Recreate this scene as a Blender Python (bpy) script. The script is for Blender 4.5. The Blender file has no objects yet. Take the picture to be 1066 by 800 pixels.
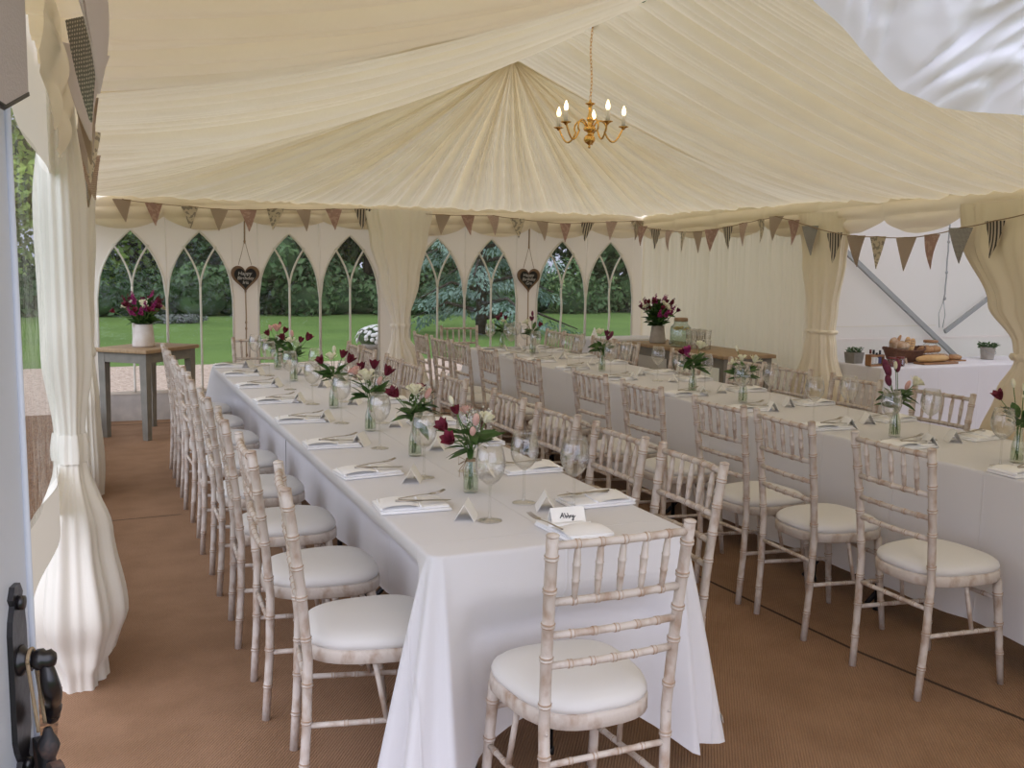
import bpy, bmesh, math, random
from math import sin, cos, pi, sqrt, exp, atan2, radians
from mathutils import Vector, Matrix, noise
random.seed(7)
SC = bpy.context.scene
COL = SC.collection
V3 = Vector
ORD = ['nearest', 'second', 'third', 'fourth', 'fifth', 'sixth', 'seventh', 'eighth', 'ninth', 'tenth', 'eleventh']

# ------------------------------------------------------------------ materials
def mat(name, color=(.8, .8, .8), rough=.6, metal=0., spec=.4, var=None, scale=20., bump=0., bscale=200., detail=3., stretch=(1, 1, 1), coord='Object', rnd=0., trans=0., sheen=0., coat=0.):
    """procedural principled material: colour noise between color and var, bump noise, per-object value jitter, optional translucency"""
    m = bpy.data.materials.new(name); m.use_nodes = True
    nt = m.node_tree; N = nt.nodes; L = nt.links; N.clear()
    out = N.new('ShaderNodeOutputMaterial'); b = N.new('ShaderNodeBsdfPrincipled')
    b.inputs['Roughness'].default_value = rough; b.inputs['Metallic'].default_value = metal
    b.inputs['Specular IOR Level'].default_value = spec
    b.inputs['Base Color'].default_value = (*color, 1)
    if coat: b.inputs['Coat Weight'].default_value = coat
    if sheen: b.inputs['Sheen Weight'].default_value = sheen
    tc = N.new('ShaderNodeTexCoord'); mp = N.new('ShaderNodeMapping'); mp.inputs['Scale'].default_value = stretch
    L.new(tc.outputs[coord], mp.inputs['Vector'])
    csock = None
    if var is not None:
        n = N.new('ShaderNodeTexNoise'); n.inputs['Scale'].default_value = scale; n.inputs['Detail'].default_value = detail
        L.new(mp.outputs[0], n.inputs['Vector'])
        r = N.new('ShaderNodeValToRGB'); r.color_ramp.elements[0].position = .35; r.color_ramp.elements[1].position = .65
        r.color_ramp.elements[0].color = (*color, 1); r.color_ramp.elements[1].color = (*var, 1)
        L.new(n.outputs['Fac'], r.inputs['Fac']); csock = r.outputs['Color']
    if rnd:
        oi = N.new('ShaderNodeObjectInfo'); hs = N.new('ShaderNodeHueSaturation')
        mr = N.new('ShaderNodeMapRange'); mr.inputs['To Min'].default_value = 1 - rnd; mr.inputs['To Max'].default_value = 1 + rnd
        L.new(oi.outputs['Random'], mr.inputs['Value']); L.new(mr.outputs[0], hs.inputs['Value'])
        if csock: L.new(csock, hs.inputs['Color'])
        else: hs.inputs['Color'].default_value = (*color, 1)
        csock = hs.outputs['Color']
    if csock: L.new(csock, b.inputs['Base Color'])
    nsock = None
    if bump:
        n2 = N.new('ShaderNodeTexNoise'); n2.inputs['Scale'].default_value = bscale; n2.inputs['Detail'].default_value = 3
        L.new(mp.outputs[0], n2.inputs['Vector'])
        bp = N.new('ShaderNodeBump'); bp.inputs['Strength'].default_value = bump; bp.inputs['Distance'].default_value = .01
        L.new(n2.outputs['Fac'], bp.inputs['Height']); L.new(bp.outputs[0], b.inputs['Normal']); nsock = bp.outputs[0]
    if trans:
        t = N.new('ShaderNodeBsdfTranslucent'); t.inputs['Color'].default_value = (*color, 1)
        if csock: L.new(csock, t.inputs['Color'])
        mx = N.new('ShaderNodeMixShader'); mx.inputs['Fac'].default_value = trans
        L.new(b.outputs[0], mx.inputs[1]); L.new(t.outputs[0], mx.inputs[2]); L.new(mx.outputs[0], out.inputs['Surface'])
    else:
        L.new(b.outputs[0], out.inputs['Surface'])
    m['nodes_b'] = b.name
    return m

def glassy(name, tint=(1, 1, 1), refl=.08, edge=.55, rough=.02, bump=0., bscale=6.):
    m = bpy.data.materials.new(name); m.use_nodes = True
    nt = m.node_tree; N = nt.nodes; L = nt.links; N.clear()
    out = N.new('ShaderNodeOutputMaterial'); t = N.new('ShaderNodeBsdfTransparent'); g = N.new('ShaderNodeBsdfGlossy')
    t.inputs['Color'].default_value = (*tint, 1); g.inputs['Roughness'].default_value = rough
    lw = N.new('ShaderNodeLayerWeight'); lw.inputs['Blend'].default_value = .3
    mr = N.new('ShaderNodeMapRange'); mr.inputs['To Min'].default_value = refl; mr.inputs['To Max'].default_value = edge
    L.new(lw.outputs['Facing'], mr.inputs['Value'])
    mx = N.new('ShaderNodeMixShader'); L.new(mr.outputs[0], mx.inputs['Fac'])
    L.new(t.outputs[0], mx.inputs[1]); L.new(g.outputs[0], mx.inputs[2]); L.new(mx.outputs[0], out.inputs['Surface'])
    if bump:
        tc = N.new('ShaderNodeTexCoord'); n2 = N.new('ShaderNodeTexNoise'); n2.inputs['Scale'].default_value = bscale; n2.inputs['Detail'].default_value = 4
        L.new(tc.outputs['Object'], n2.inputs['Vector'])
        bp = N.new('ShaderNodeBump'); bp.inputs['Strength'].default_value = bump; bp.inputs['Distance'].default_value = .05
        L.new(n2.outputs['Fac'], bp.inputs['Height']); L.new(bp.outputs[0], g.inputs['Normal'])
    return m

def emit(name, color, s):
    m = bpy.data.materials.new(name); m.use_nodes = True
    nt = m.node_tree; nt.nodes.clear(); o = nt.nodes.new('ShaderNodeOutputMaterial'); e = nt.nodes.new('ShaderNodeEmission')
    e.inputs['Color'].default_value = (*color, 1); e.inputs['Strength'].default_value = s
    nt.links.new(e.outputs[0], o.inputs['Surface']); return m

def pattern_mat(name, base, mark, kind, scale):
    """printed cotton: stripe / polka / floral"""
    m = mat(name, base, .9, trans=.25)
    nt = m.node_tree; N = nt.nodes; L = nt.links
    b = N[m['nodes_b']]; tr = [n for n in N if n.type == 'BSDF_TRANSLUCENT'][0]
    tc = N.new('ShaderNodeTexCoord'); mp = N.new('ShaderNodeMapping'); mp.inputs['Scale'].default_value = (scale,) * 3
    L.new(tc.outputs['UV'], mp.inputs['Vector'])
    r = N.new('ShaderNodeValToRGB'); r.color_ramp.interpolation = 'CONSTANT'
    if kind == 'stripe':
        w = N.new('ShaderNodeTexWave'); w.wave_type = 'BANDS'; w.bands_direction = 'X'; w.inputs['Scale'].default_value = 1; w.inputs['Distortion'].default_value = 0
        L.new(mp.outputs[0], w.inputs['Vector']); src = w.outputs['Fac']; r.color_ramp.elements[1].position = .5
        r.color_ramp.elements[0].color = (*mark, 1); r.color_ramp.elements[1].color = (*base, 1)
    elif kind == 'polka':
        v = N.new('ShaderNodeTexVoronoi'); v.inputs['Randomness'].default_value = .15
        L.new(mp.outputs[0], v.inputs['Vector']); src = v.outputs['Distance']; r.color_ramp.elements[1].position = .3
        r.color_ramp.elements[0].color = (*mark, 1); r.color_ramp.elements[1].color = (*base, 1)
    else:
        n = N.new('ShaderNodeTexNoise'); n.inputs['Scale'].default_value = 1; n.inputs['Detail'].default_value = 2
        L.new(mp.outputs[0], n.inputs['Vector']); src = n.outputs['Fac']; r.color_ramp.elements[1].position = .54
        r.color_ramp.elements[0].color = (*base, 1); r.color_ramp.elements[1].color = (*mark, 1)
    L.new(src, r.inputs['Fac']); L.new(r.outputs['Color'], b.inputs['Base Color']); L.new(r.outputs['Color'], tr.inputs['Color'])
    return m

M = {}
M['lining'] = mat('cream_lining', (.93, .85, .635), .75, var=(.905, .815, .595), scale=3, bump=.10, bscale=60, trans=.31)
M['lining_wall'] = mat('cream_wall_lining', (.90, .82, .655), .75, bump=.08, bscale=60, trans=.45)
M['drape'] = mat('pale_ivory_drape', (.95, .90, .78), .6, bump=.05, bscale=120, trans=.12)
M['swag'] = mat('ivory_swag', (.92, .84, .68), .7, bump=.05, bscale=80, trans=.25)
M['curtain'] = mat('ivory_curtain', (.84, .80, .70), .42, bump=.05, bscale=120, trans=.08, sheen=.3)
M['curtain_sheer'] = mat('gold_sheer_curtain', (.93, .85, .67), .55, bump=.05, bscale=120, trans=.15)
M['wall_pvc'] = mat('white_tent_wall', (.86, .80, .70), .5, bump=.03, bscale=30, trans=.35)
M['annex_pvc'] = mat('white_annex_wall', (.95, .90, .88), .5, bump=.03, bscale=30, trans=.6)
M['tape'] = mat('white_window_tape', (.82, .80, .72), .6, trans=.2)
M['pane'] = glassy('clear_window_plastic', (.93, .95, .94), .035, .35, .03, bump=.35, bscale=7)
M['mud'] = mat('grey_mud_skirt', (.50, .47, .44), .5, var=(.62, .58, .53), scale=8, trans=.3)
M['satin'] = mat('white_satin', (.90, .89, .97), .40, spec=.5, bump=.06, bscale=18, trans=.25, sheen=.3)
M['linen'] = mat('white_linen', (.68, .668, .68), .85, bump=.12, bscale=500, sheen=.2)
def add_creases(m, w):
    nt = m.node_tree; N = nt.nodes; L = nt.links; b = N[m['nodes_b']]
    tc = N.new('ShaderNodeTexCoord'); mp = N.new('ShaderNodeMapping'); mp.inputs['Location'].default_value = (.0, .13, .0)
    L.new(tc.outputs['Object'], mp.inputs['Vector'])
    br = N.new('ShaderNodeTexBrick'); br.offset = 0; br.inputs['Scale'].default_value = 1; br.inputs['Mortar Size'].default_value = .006; br.inputs['Mortar Smooth'].default_value = 1
    br.inputs['Brick Width'].default_value = w; br.inputs['Row Height'].default_value = w
    L.new(mp.outputs[0], br.inputs['Vector'])
    bp = N.new('ShaderNodeBump'); bp.inputs['Strength'].default_value = .35; bp.inputs['Distance'].default_value = .006
    old = [l for l in L if l.to_socket == b.inputs['Normal']][0].from_socket
    L.new(br.outputs['Fac'], bp.inputs['Height']); L.new(old, bp.inputs['Normal']); L.new(bp.outputs[0], b.inputs['Normal'])
add_creases(M['linen'], .46)
M['napkin'] = mat('white_napkin', (.88, .88, .89), .85, bump=.08, bscale=500)
M['card'] = mat('white_card', (.88, .87, .84), .7)
M['wood_lime'] = mat('limewashed_wood', (.58, .515, .455), .5, var=(.36, .245, .17), scale=17, detail=7, stretch=(1.6, 1.6, 1), bump=.15, bscale=60, rnd=.07)
r_ = [n for n in M['wood_lime'].node_tree.nodes if n.type == 'VALTORGB'][0]
r_.color_ramp.elements[0].position = .47; r_.color_ramp.elements[1].position = .74
M['wood_bare'] = mat('worn_brown_groove', (.34, .22, .14), .6, var=(.46, .34, .25), scale=30)
M['cushion'] = mat('ivory_cushion', (.68, .66, .635), .85, bump=.08, bscale=400, sheen=.2)
M['oak'] = mat('oak_top', (.40, .28, .16), .5, var=(.32, .21, .115), scale=9, stretch=(1, 8, 1), detail=5)
M['grey_paint'] = mat('grey_painted_wood', (.20, .188, .16), .6, var=(.24, .225, .19), scale=12)
M['black'] = mat('black_painted_steel', (.012, .012, .013), .4)
M['iron'] = mat('black_iron', (.012, .010, .012), .28, spec=.6, bump=.1, bscale=40)
M['slate'] = mat('worn_dark_paint', (.035, .033, .036), .6, var=(.22, .13, .10), scale=26)
r_ = [n for n in M['slate'].node_tree.nodes if n.type == 'VALTORGB'][0]; r_.color_ramp.elements[0].position = .52; r_.color_ramp.elements[1].position = .68
M['rope'] = mat('jute_rope', (.36, .26, .16), .9, bump=.3, bscale=300)
M['door_paint'] = mat('pale_grey_door_paint', (.62, .64, .70), .35, var=(.58, .60, .66), scale=3)
M['alu'] = mat('brushed_aluminium', (.36, .37, .37), .45, metal=.5)
M['steel'] = mat('cutlery_steel', (.42, .38, .33), .3, metal=1.)
M['brass'] = mat('polished_brass', (.78, .48, .15), .18, metal=1.)
M['candle'] = mat('white_candle_sleeve', (.9, .86, .8), .5)
M['bulb'] = emit('warm_bulb', (1, .70, .34), 9)
M['glass'] = glassy('clear_glass', (.985, .985, .98), .05, .72, .01)
M['green_glass'] = glassy('bottle_glass', (.95, .97, .94), .05, .5, .02)
M['water'] = glassy('pale_green_water', (.91, .94, .88), .03, .25, .02)
M['jar_blue'] = glassy('aqua_dispenser_glass', (.91, .95, .93), .06, .5, .02)
M['leaf'] = mat('dark_leaf', (.035, .085, .022), .5, var=(.07, .15, .035), scale=30, trans=.15)
M['stem'] = mat('green_stem', (.10, .19, .045), .55)
M['white_petal'] = mat('cream_petal', (.86, .83, .70), .7, var=(.80, .80, .58), scale=40, trans=.2)
M['pink_petal'] = mat('blush_petal', (.80, .55, .47), .7, var=(.72, .42, .38), scale=30, trans=.2)
M['maroon_petal'] = mat('maroon_petal', (.20, .018, .045), .6, var=(.11, .008, .02), scale=30, trans=.15)
M['magenta_petal'] = mat('magenta_petal', (.42, .045, .20), .6, var=(.30, .03, .16), scale=40, trans=.2)
M['purple_petal'] = mat('purple_petal', (.16, .025, .06), .6, trans=.15)
M['gyp'] = mat('tiny_white_bloom', (.80, .80, .72), .8, trans=.2)
M['zinc'] = mat('weathered_zinc', (.36, .33, .29), .6, metal=.2, var=(.46, .42, .37), scale=9, detail=6)
M['enamel'] = mat('white_enamel_jug', (.72, .68, .64), .45, var=(.58, .50, .42), scale=7, detail=6)
M['chalk_board'] = mat('chalkboard', (.018, .018, .018), .8)
M['chalk'] = mat('chalk_writing', (.62, .60, .57), .9)
M['ink'] = mat('black_ink', (.012, .012, .016), .7)
M['heart_wood'] = mat('brown_heart_wood', (.22, .135, .075), .55, var=(.15, .09, .05), scale=20)
M['bread'] = mat('brown_crust', (.26, .12, .045), .75, var=(.42, .24, .11), scale=14, bump=.3, bscale=40)
M['bread_pale'] = mat('golden_crust', (.46, .27, .10), .7, var=(.55, .36, .16), scale=12, bump=.25, bscale=40)
M['flour'] = mat('floury_crust', (.36, .22, .12), .8, var=(.56, .44, .32), scale=18, bump=.3, bscale=40)
M['wicker'] = mat('brown_wicker', (.16, .065, .03), .6, var=(.09, .035, .018), scale=40, bump=.6, bscale=90, stretch=(1, 1, 3))
M['board'] = mat('chopping_board', (.33, .17, .07), .5, var=(.25, .12, .05), scale=8, stretch=(1, 8, 1))
M['jam'] = mat('red_jam', (.10, .008, .010), .15, coat=.5)
M['tag'] = mat('kraft_tag', (.50, .38, .27), .8)
M['label_white'] = mat('white_label', (.78, .78, .76), .6)
M['red_cap'] = mat('dark_red_cap', (.14, .02, .015), .4)
M['blue_label'] = mat('blue_label', (.10, .10, .22), .5)
M['cork'] = mat('cork_lid', (.30, .19, .10), .8, var=(.36, .24, .14), scale=30)
M['lemon'] = mat('lemon_slice', (.75, .50, .04), .4, trans=.2)
M['soil'] = mat('dark_soil', (.03, .02, .014), .9)
M['herb'] = mat('herb_leaf', (.05, .11, .04), .6, var=(.12, .19, .08), scale=40, trans=.2)
M['daisy'] = mat('white_daisy_petal', (.85, .86, .86), .7)
M['trunk'] = mat('tree_bark', (.06, .045, .032), .9, var=(.035, .028, .02), scale=6, stretch=(4, 4, .6))
M['tree_a'] = mat('fresh_green_foliage', (.42, .56, .13), .6, var=(.20, .33, .08), scale=.9, trans=.35)
M['tree_b'] = mat('dark_green_foliage', (.115, .20, .075), .6, var=(.05, .10, .04), scale=.8, trans=.3)
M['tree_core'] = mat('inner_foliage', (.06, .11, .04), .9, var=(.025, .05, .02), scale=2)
M['cedar'] = mat('blue_cedar_needles', (.30, .42, .35), .6, var=(.10, .18, .14), scale=1.6, trans=.2)
M['lavender'] = mat('lavender_spikes', (.11, .14, .10), .8, var=(.15, .15, .15), scale=8)
M['lawn'] = mat('mown_lawn', (.125, .215, .042), .9, var=(.088, .16, .030), scale=.45, detail=6, bump=.4, bscale=40, coord='Object')
M['gravel'] = mat('pale_gravel', (.60, .48, .38), .9, var=(.36, .27, .21), scale=26, detail=6, bump=.6, bscale=45)
M['mulch'] = mat('brown_bark_mulch', (.09, .045, .022), .9, var=(.28, .15, .07), scale=45, detail=6, bump=.8, bscale=70)
M['tagwhite'] = mat('cream_care_label', (.58, .53, .44), .8)
M['bf_taupe'] = mat('taupe_cotton', (.56, .46, .37), .9, trans=.35, bump=.1, bscale=400)
M['bf_red'] = pattern_mat('dusky_red_floral_cotton', (.50, .33, .28), (.60, .43, .36), 'floral', 26)
M['bf_cream'] = pattern_mat('cream_floral_cotton', (.72, .64, .50), (.38, .34, .27), 'floral', 30)
M['bf_stripe'] = pattern_mat('black_stripe_cotton', (.70, .62, .50), (.09, .08, .075), 'stripe', 11)
M['bf_polka'] = pattern_mat('pink_polka_cotton', (.53, .38, .32), (.82, .72, .62), 'polka', 24)
M['bf_slate'] = pattern_mat('slate_polka_cotton', (.27, .26, .25), (.72, .68, .62), 'polka', 24)
M['bf_brown'] = pattern_mat('brown_polka_cotton', (.36, .27, .20), (.70, .60, .50), 'polka', 24)
M['bf_lilac'] = mat('pale_lilac_cotton', (.74, .67, .66), .9, trans=.25)

def carpet_mat():
    m = mat('coir_matting', (.36, .212, .122), .95, var=(.30, .172, .094), scale=5, detail=6, coord='Object')
    nt = m.node_tree; N = nt.nodes; L = nt.links; b = N[m['nodes_b']]
    tc = N.new('ShaderNodeTexCoord'); mp = N.new('ShaderNodeMapping'); mp.inputs['Rotation'].default_value = (0, 0, .6)
    L.new(tc.outputs['Object'], mp.inputs['Vector'])
    w = N.new('ShaderNodeTexWave'); w.inputs['Scale'].default_value = 34; w.inputs['Distortion'].default_value = 2.2; w.inputs['Detail'].default_value = 3; w.inputs['Detail Scale'].default_value = 3
    L.new(mp.outputs[0], w.inputs['Vector'])
    base = [l for l in L if l.to_socket == b.inputs['Base Color']][0].from_socket
    mx = N.new('ShaderNodeMix'); mx.data_type = 'RGBA'; mx.blend_type = 'MULTIPLY'; mx.inputs[0].default_value = .45
    r = N.new('ShaderNodeValToRGB'); r.color_ramp.elements[0].color = (.52, .48, .45, 1); r.color_ramp.elements[1].color = (1, 1, 1, 1)
    L.new(w.outputs['Fac'], r.inputs['Fac']); L.new(base, mx.inputs[6]); L.new(r.outputs['Color'], mx.inputs[7]); L.new(mx.outputs[2], b.inputs['Base Color'])
    bp = N.new('ShaderNodeBump'); bp.inputs['Strength'].default_value = .5; bp.inputs['Distance'].default_value = .006
    L.new(w.outputs['Fac'], bp.inputs['Height']); L.new(bp.outputs[0], b.inputs['Normal'])
    return m
M['carpet'] = carpet_mat()

# ------------------------------------------------------------------ mesh builder
class MB:
    def __init__(s): s.v = []; s.f = []; s.sm = []; s.mi = []; s.cur = 0
    def add(s, verts, faces, smooth=True, mtx=None):
        o = len(s.v)
        s.v += [tuple(mtx @ V3(p)) if mtx else tuple(p) for p in verts]
        s.f += [tuple(o + i for i in f) for f in faces]; s.sm += [smooth] * len(faces); s.mi += [s.cur] * len(faces)
        return s
    def box(s, c, d, mtx=None, bev=0.):
        if bev:
            bm = bmesh.new(); bmesh.ops.create_cube(bm, size=1)
            for v in bm.verts: v.co = V3((v.co.x * d[0], v.co.y * d[1], v.co.z * d[2])) + V3(c)
            bmesh.ops.bevel(bm, geom=bm.edges[:], offset=bev, segments=2, profile=.6, affect='EDGES')
            bm.verts.index_update()
            s.add([v.co.copy() for v in bm.verts], [[v.index for v in f.verts] for f in bm.faces], True, mtx); bm.free(); return s
        x, y, z = c; a, b, e = d[0] / 2, d[1] / 2, d[2] / 2
        vs = [(x + i * a, y + j * b, z + k * e) for i in (-1, 1) for j in (-1, 1) for k in (-1, 1)]
        return s.add(vs, [(0, 1, 3, 2), (4, 6, 7, 5), (0, 4, 5, 1), (2, 3, 7, 6), (0, 2, 6, 4), (1, 5, 7, 3)], False, mtx)
    def tube(s, pts, r, seg=8, mtx=None, closed=False, cap=True, flat=1.):
        pts = [V3(p) for p in pts]; n = len(pts)
        rs = r if isinstance(r, (list, tuple)) else [r] * n
        vs = []; fs = []
        up = None
        for i, p in enumerate(pts):
            a = pts[i - 1] if i > 0 else (pts[-1] if closed else p); b = pts[i + 1] if i < n - 1 else (pts[0] if closed else p)
            t = (b - a); t = t.normalized() if t.length > 1e-9 else V3((0, 0, 1))
            if up is None: up = V3((0, 0, 1)) if abs(t.z) < .9 else V3((0, 1, 0))
            x = up - t * up.dot(t)
            if x.length < 1e-6: x = V3((1, 0, 0)) - t * t.x
            x.normalize(); y = t.cross(x); up = x
            for k in range(seg):
                an = 2 * pi * k / seg
                vs.append(p + x * cos(an) * rs[i] * flat + y * sin(an) * rs[i])
        for i in range(n if closed else n - 1):
            j = (i + 1) % n
            for k in range(seg): fs.append((i * seg + k, i * seg + (k + 1) % seg, j * seg + (k + 1) % seg, j * seg + k))
        if cap and not closed:
            fs.append(tuple(range(seg - 1, -1, -1))); fs.append(tuple((n - 1) * seg + k for k in range(seg)))
        return s.add(vs, fs, True, mtx)
    def lathe(s, prof, seg=20, mtx=None, cap=False):
        vs = []; fs = []
        for r, z in prof:
            for k in range(seg): an = 2 * pi * k / seg; vs.append((r * cos(an), r * sin(an), z))
        for i in range(len(prof) - 1):
            for k in range(seg): fs.append((i * seg + k, i * seg + (k + 1) % seg, (i + 1) * seg + (k + 1) % seg, (i + 1) * seg + k))
        if cap:
            fs.append(tuple(range(seg - 1, -1, -1))); fs.append(tuple((len(prof) - 1) * seg + k for k in range(seg)))
        return s.add(vs, fs, True, mtx)
    def grid(s, fn, nu, nv, mtx=None, closed=False):
        vs = [fn(i / nu, j / nv) for j in range(nv + 1) for i in range(nu + (0 if closed else 1))]
        w = nu if closed else nu + 1
        fs = []
        for j in range(nv):
            for i in range(nu):
                i2 = (i + 1) % w if closed else i + 1
                fs.append((j * w + i, j * w + i2, (j + 1) * w + i2, (j + 1) * w + i))
        return s.add(vs, fs, True, mtx)
    def prism(s, poly, h0, h1, mtx=None, smooth=False):
        n = len(poly)
        vs = [(x, y, h0) for x, y in poly] + [(x, y, h1) for x, y in poly]
        fs = [tuple(range(n - 1, -1, -1)), tuple(range(n, 2 * n))] + [(i, (i + 1) % n, n + (i + 1) % n, n + i) for i in range(n)]
        return s.add(vs, fs, smooth, mtx)
    def blob(s, c, r, nu=14, nv=9, mtx=None, lump=0., seed=0):
        rg = random.Random(seed); ph = [rg.uniform(0, 6) for _ in range(6)]
        def fn(u, v):
            th = u * 2 * pi; la = (v - .5) * pi
            k = 1 + lump * (sin(3 * th + ph[0]) * cos(2 * la + ph[1]) + .6 * sin(5 * th + ph[2] + 3 * la))
            return (c[0] + r[0] * k * cos(la) * cos(th), c[1] + r[1] * k * cos(la) * sin(th), c[2] + r[2] * k * sin(la))
        return s.grid(fn, nu, nv, mtx, closed=True)
    def build(s, name, mats, parent=None, loc=None, rot=None):
        me = bpy.data.meshes.new(name); me.from_pydata(s.v, [], s.f); me.update()
        me.polygons.foreach_set('use_smooth', s.sm)
        for m in (mats if isinstance(mats, (list, tuple)) else [mats]): me.materials.append(M[m] if isinstance(m, str) else m)
        if max(s.mi, default=0): me.polygons.foreach_set('material_index', s.mi)
        o = bpy.data.objects.new(name, me); COL.objects.link(o)
        if parent: o.parent = parent
        if loc is not None: o.location = loc
        if rot is not None: o.rotation_euler = rot
        return o

def tag(o, label=None, cat=None, group=None, kind=None):
    if label: o['label'] = label
    if cat: o['category'] = cat
    if group: o['group'] = group
    if kind: o['kind'] = kind
    return o
def thing(name, label, cat, loc=(0, 0, 0), rz=0., group=None):
    o = bpy.data.objects.new(name, None); o.empty_display_size = .1; COL.objects.link(o)
    o.location = loc; o.rotation_euler = (0, 0, rz)
    return tag(o, label, cat, group)
def struct(o): o['kind'] = 'structure'; return o
CH = {}
def kids(o): return [c for c in ALLK if c.parent == o]
def dup(root, loc, rz, label):
    r = root.copy(); COL.objects.link(r); r.location = loc; r.rotation_euler = (0, 0, rz); r['label'] = label
    for c in CH[root.name]:
        k = c.copy(); COL.objects.link(k); k.parent = r
        for g in CH.get(c.name, []):
            d = g.copy(); COL.objects.link(d); d.parent = k
    return r
def remember(root):
    CH[root.name] = [c for c in bpy.data.objects if c.parent == root]
    for c in CH[root.name]: CH[c.name] = [g for g in bpy.data.objects if g.parent == c]
    return root
def lerp(a, b, t): return a + (b - a) * t
def interp(tab, x):
    """tab: sorted (x, y) pairs"""
    if x <= tab[0][0]: return tab[0][1]
    for (a, b), (c, d) in zip(tab, tab[1:]):
        if x <= c:
            t = (x - a) / (c - a); t = t * t * (3 - 2 * t); return b + (d - b) * t
    return tab[-1][1]

# ------------------------------------------------------------------ camera
F_PX, PITCH, ROLL, YAW, EYE = 1010.5, .123, .015, .409, 1.527
cam = bpy.data.cameras.new('camera'); cam.sensor_width = 36; cam.lens = F_PX / 1066 * 36; cam.clip_start = .05; cam.clip_end = 300
co = bpy.data.objects.new('camera', cam); COL.objects.link(co); SC.camera = co
rr = V3((cos(YAW), -sin(YAW), 0)); fl = V3((sin(YAW), cos(YAW), 0)); zz = V3((0, 0, 1))
fw = fl * cos(PITCH) - zz * sin(PITCH); uu = fl * sin(PITCH) + zz * cos(PITCH)
r2 = rr * cos(ROLL) + uu * sin(ROLL); u2 = -rr * sin(ROLL) + uu * cos(ROLL)
co.matrix_world = Matrix(((r2.x, u2.x, -fw.x, 0), (r2.y, u2.y, -fw.y, 0), (r2.z, u2.z, -fw.z, EYE), (0, 0, 0, 1)))

# ------------------------------------------------------------------ tent shell dimensions
XL, XR, YB, YF = -.11, 5.89, 9.75, .75
XM = (XL + XR) / 2
ZE, ZR, YH = 2.09, 3.03, 6.75      # eaves, ridge, end of the ridge

struct(MB().box((2.9, 4.7, -.03), (6.1, 10.3, .06)).build('floor', 'carpet'))
seam = MB()
def strip(a, b, w, z=.0006):
    a = V3((a[0], a[1], z)); b = V3((b[0], b[1], z)); n = (b - a).cross(zz).normalized() * w / 2
    k = 14
    vs = []
    for i in range(k + 1):
        p = a.lerp(b, i / k); j = .004 * sin(i * 2.1)
        vs += [p + n * (1 + 20 * j), p - n * (1 - 20 * j)]
    seam.add(vs, [(2 * i, 2 * i + 1, 2 * i + 3, 2 * i + 2) for i in range(k)], False)
strip((2.62, 5.6), (2.73, 3.8), .016); strip((2.73, 3.8), (2.78, 2.88), .017); strip((2.78, 2.88), (2.91, 2.05), .018); strip((0, 9.53), (5.8, 9.5), .02); strip((-.05, 6.0), (.45, 6.02), .012)
tag(seam.build('trim_1', mat('dark_mat_seam', (.055, .030, .018), .95)), kind='structure')

# exterior ground
struct(MB().box((0, 60, -.12), (160, 220, .06)).build('ground', 'lawn'))
struct(MB().box((4.5, 12.6, -.08), (20, 5.4, .05)).build('ground_gravel', 'gravel'))
struct(MB().box((-.85, 5.2, -.075), (1.4, 11.0, .05)).build('ground_mulch', 'mulch'))

# ceiling lining ------------------------------------------------------------------
def pleat(x, seed):
    """gathered cloth profile along x in metres: soft billows between sharp creases, about 0..1"""
    rg = random.Random(seed); tot = 0.
    for per, am in ((.61, .26), (.33, .34), (.19, .25), (.105, .15)):
        p = rg.uniform(0, 6); q = rg.uniform(.5, 1.3)
        a = x / per * 2 * pi + p + q * sin(x * 1.9 + p) + .5 * q * sin(x * 5.3 + 2 * p)
        tot += am * (abs(sin(a / 2)) ** .45)
    return tot
def sagf(s): return .09 * 4 * s * (1 - s) * (1.3 - .7 * s)
def slope_bay(side, y0, y1, seed):
    """one bay of lining hung between two rafters from ridge to eaves"""
    last = y1 > 6
    def fn(u, v):
        y = lerp(y0, y1, u); s = v
        xe = XL if side < 0 else XR
        x = lerp(xe, XM, s)
        z = lerp(ZE, ZR, s) - sagf(s)
        z -= .080 * (4 * u * (1 - u)) ** .6 * (.25 + .75 * sin(pi * min(1, s * 1.02)) ** .7)      # belly between the rafters
        yy = y + .16 * sin(pi * s) * (1 - 2 * u) * -.5
        wob = .22 * sin(2.2 * s + seed) + .10 * sin(5.1 * s + 2 * seed)
        edge = min(1, 8 * (1 - u)) if last else min(1, 14 * u * (1 - u) + .2)
        a = (.12 + .13 * sin(pi * s)) * edge
        z -= a * (pleat(y + wob * .3, seed) - .72)
        return (x, yy, z)
    return MB().grid(fn, 760, 40)
for i, (y0, y1) in enumerate(((YF, 3.75), (3.75, YH + .02))):
    struct(slope_bay(-1, y0, y1, 3 + i).build('ceiling_left', 'lining'))
    struct(slope_bay(1, y0, y1, 8 + i).build('ceiling_right', 'lining'))
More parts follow.
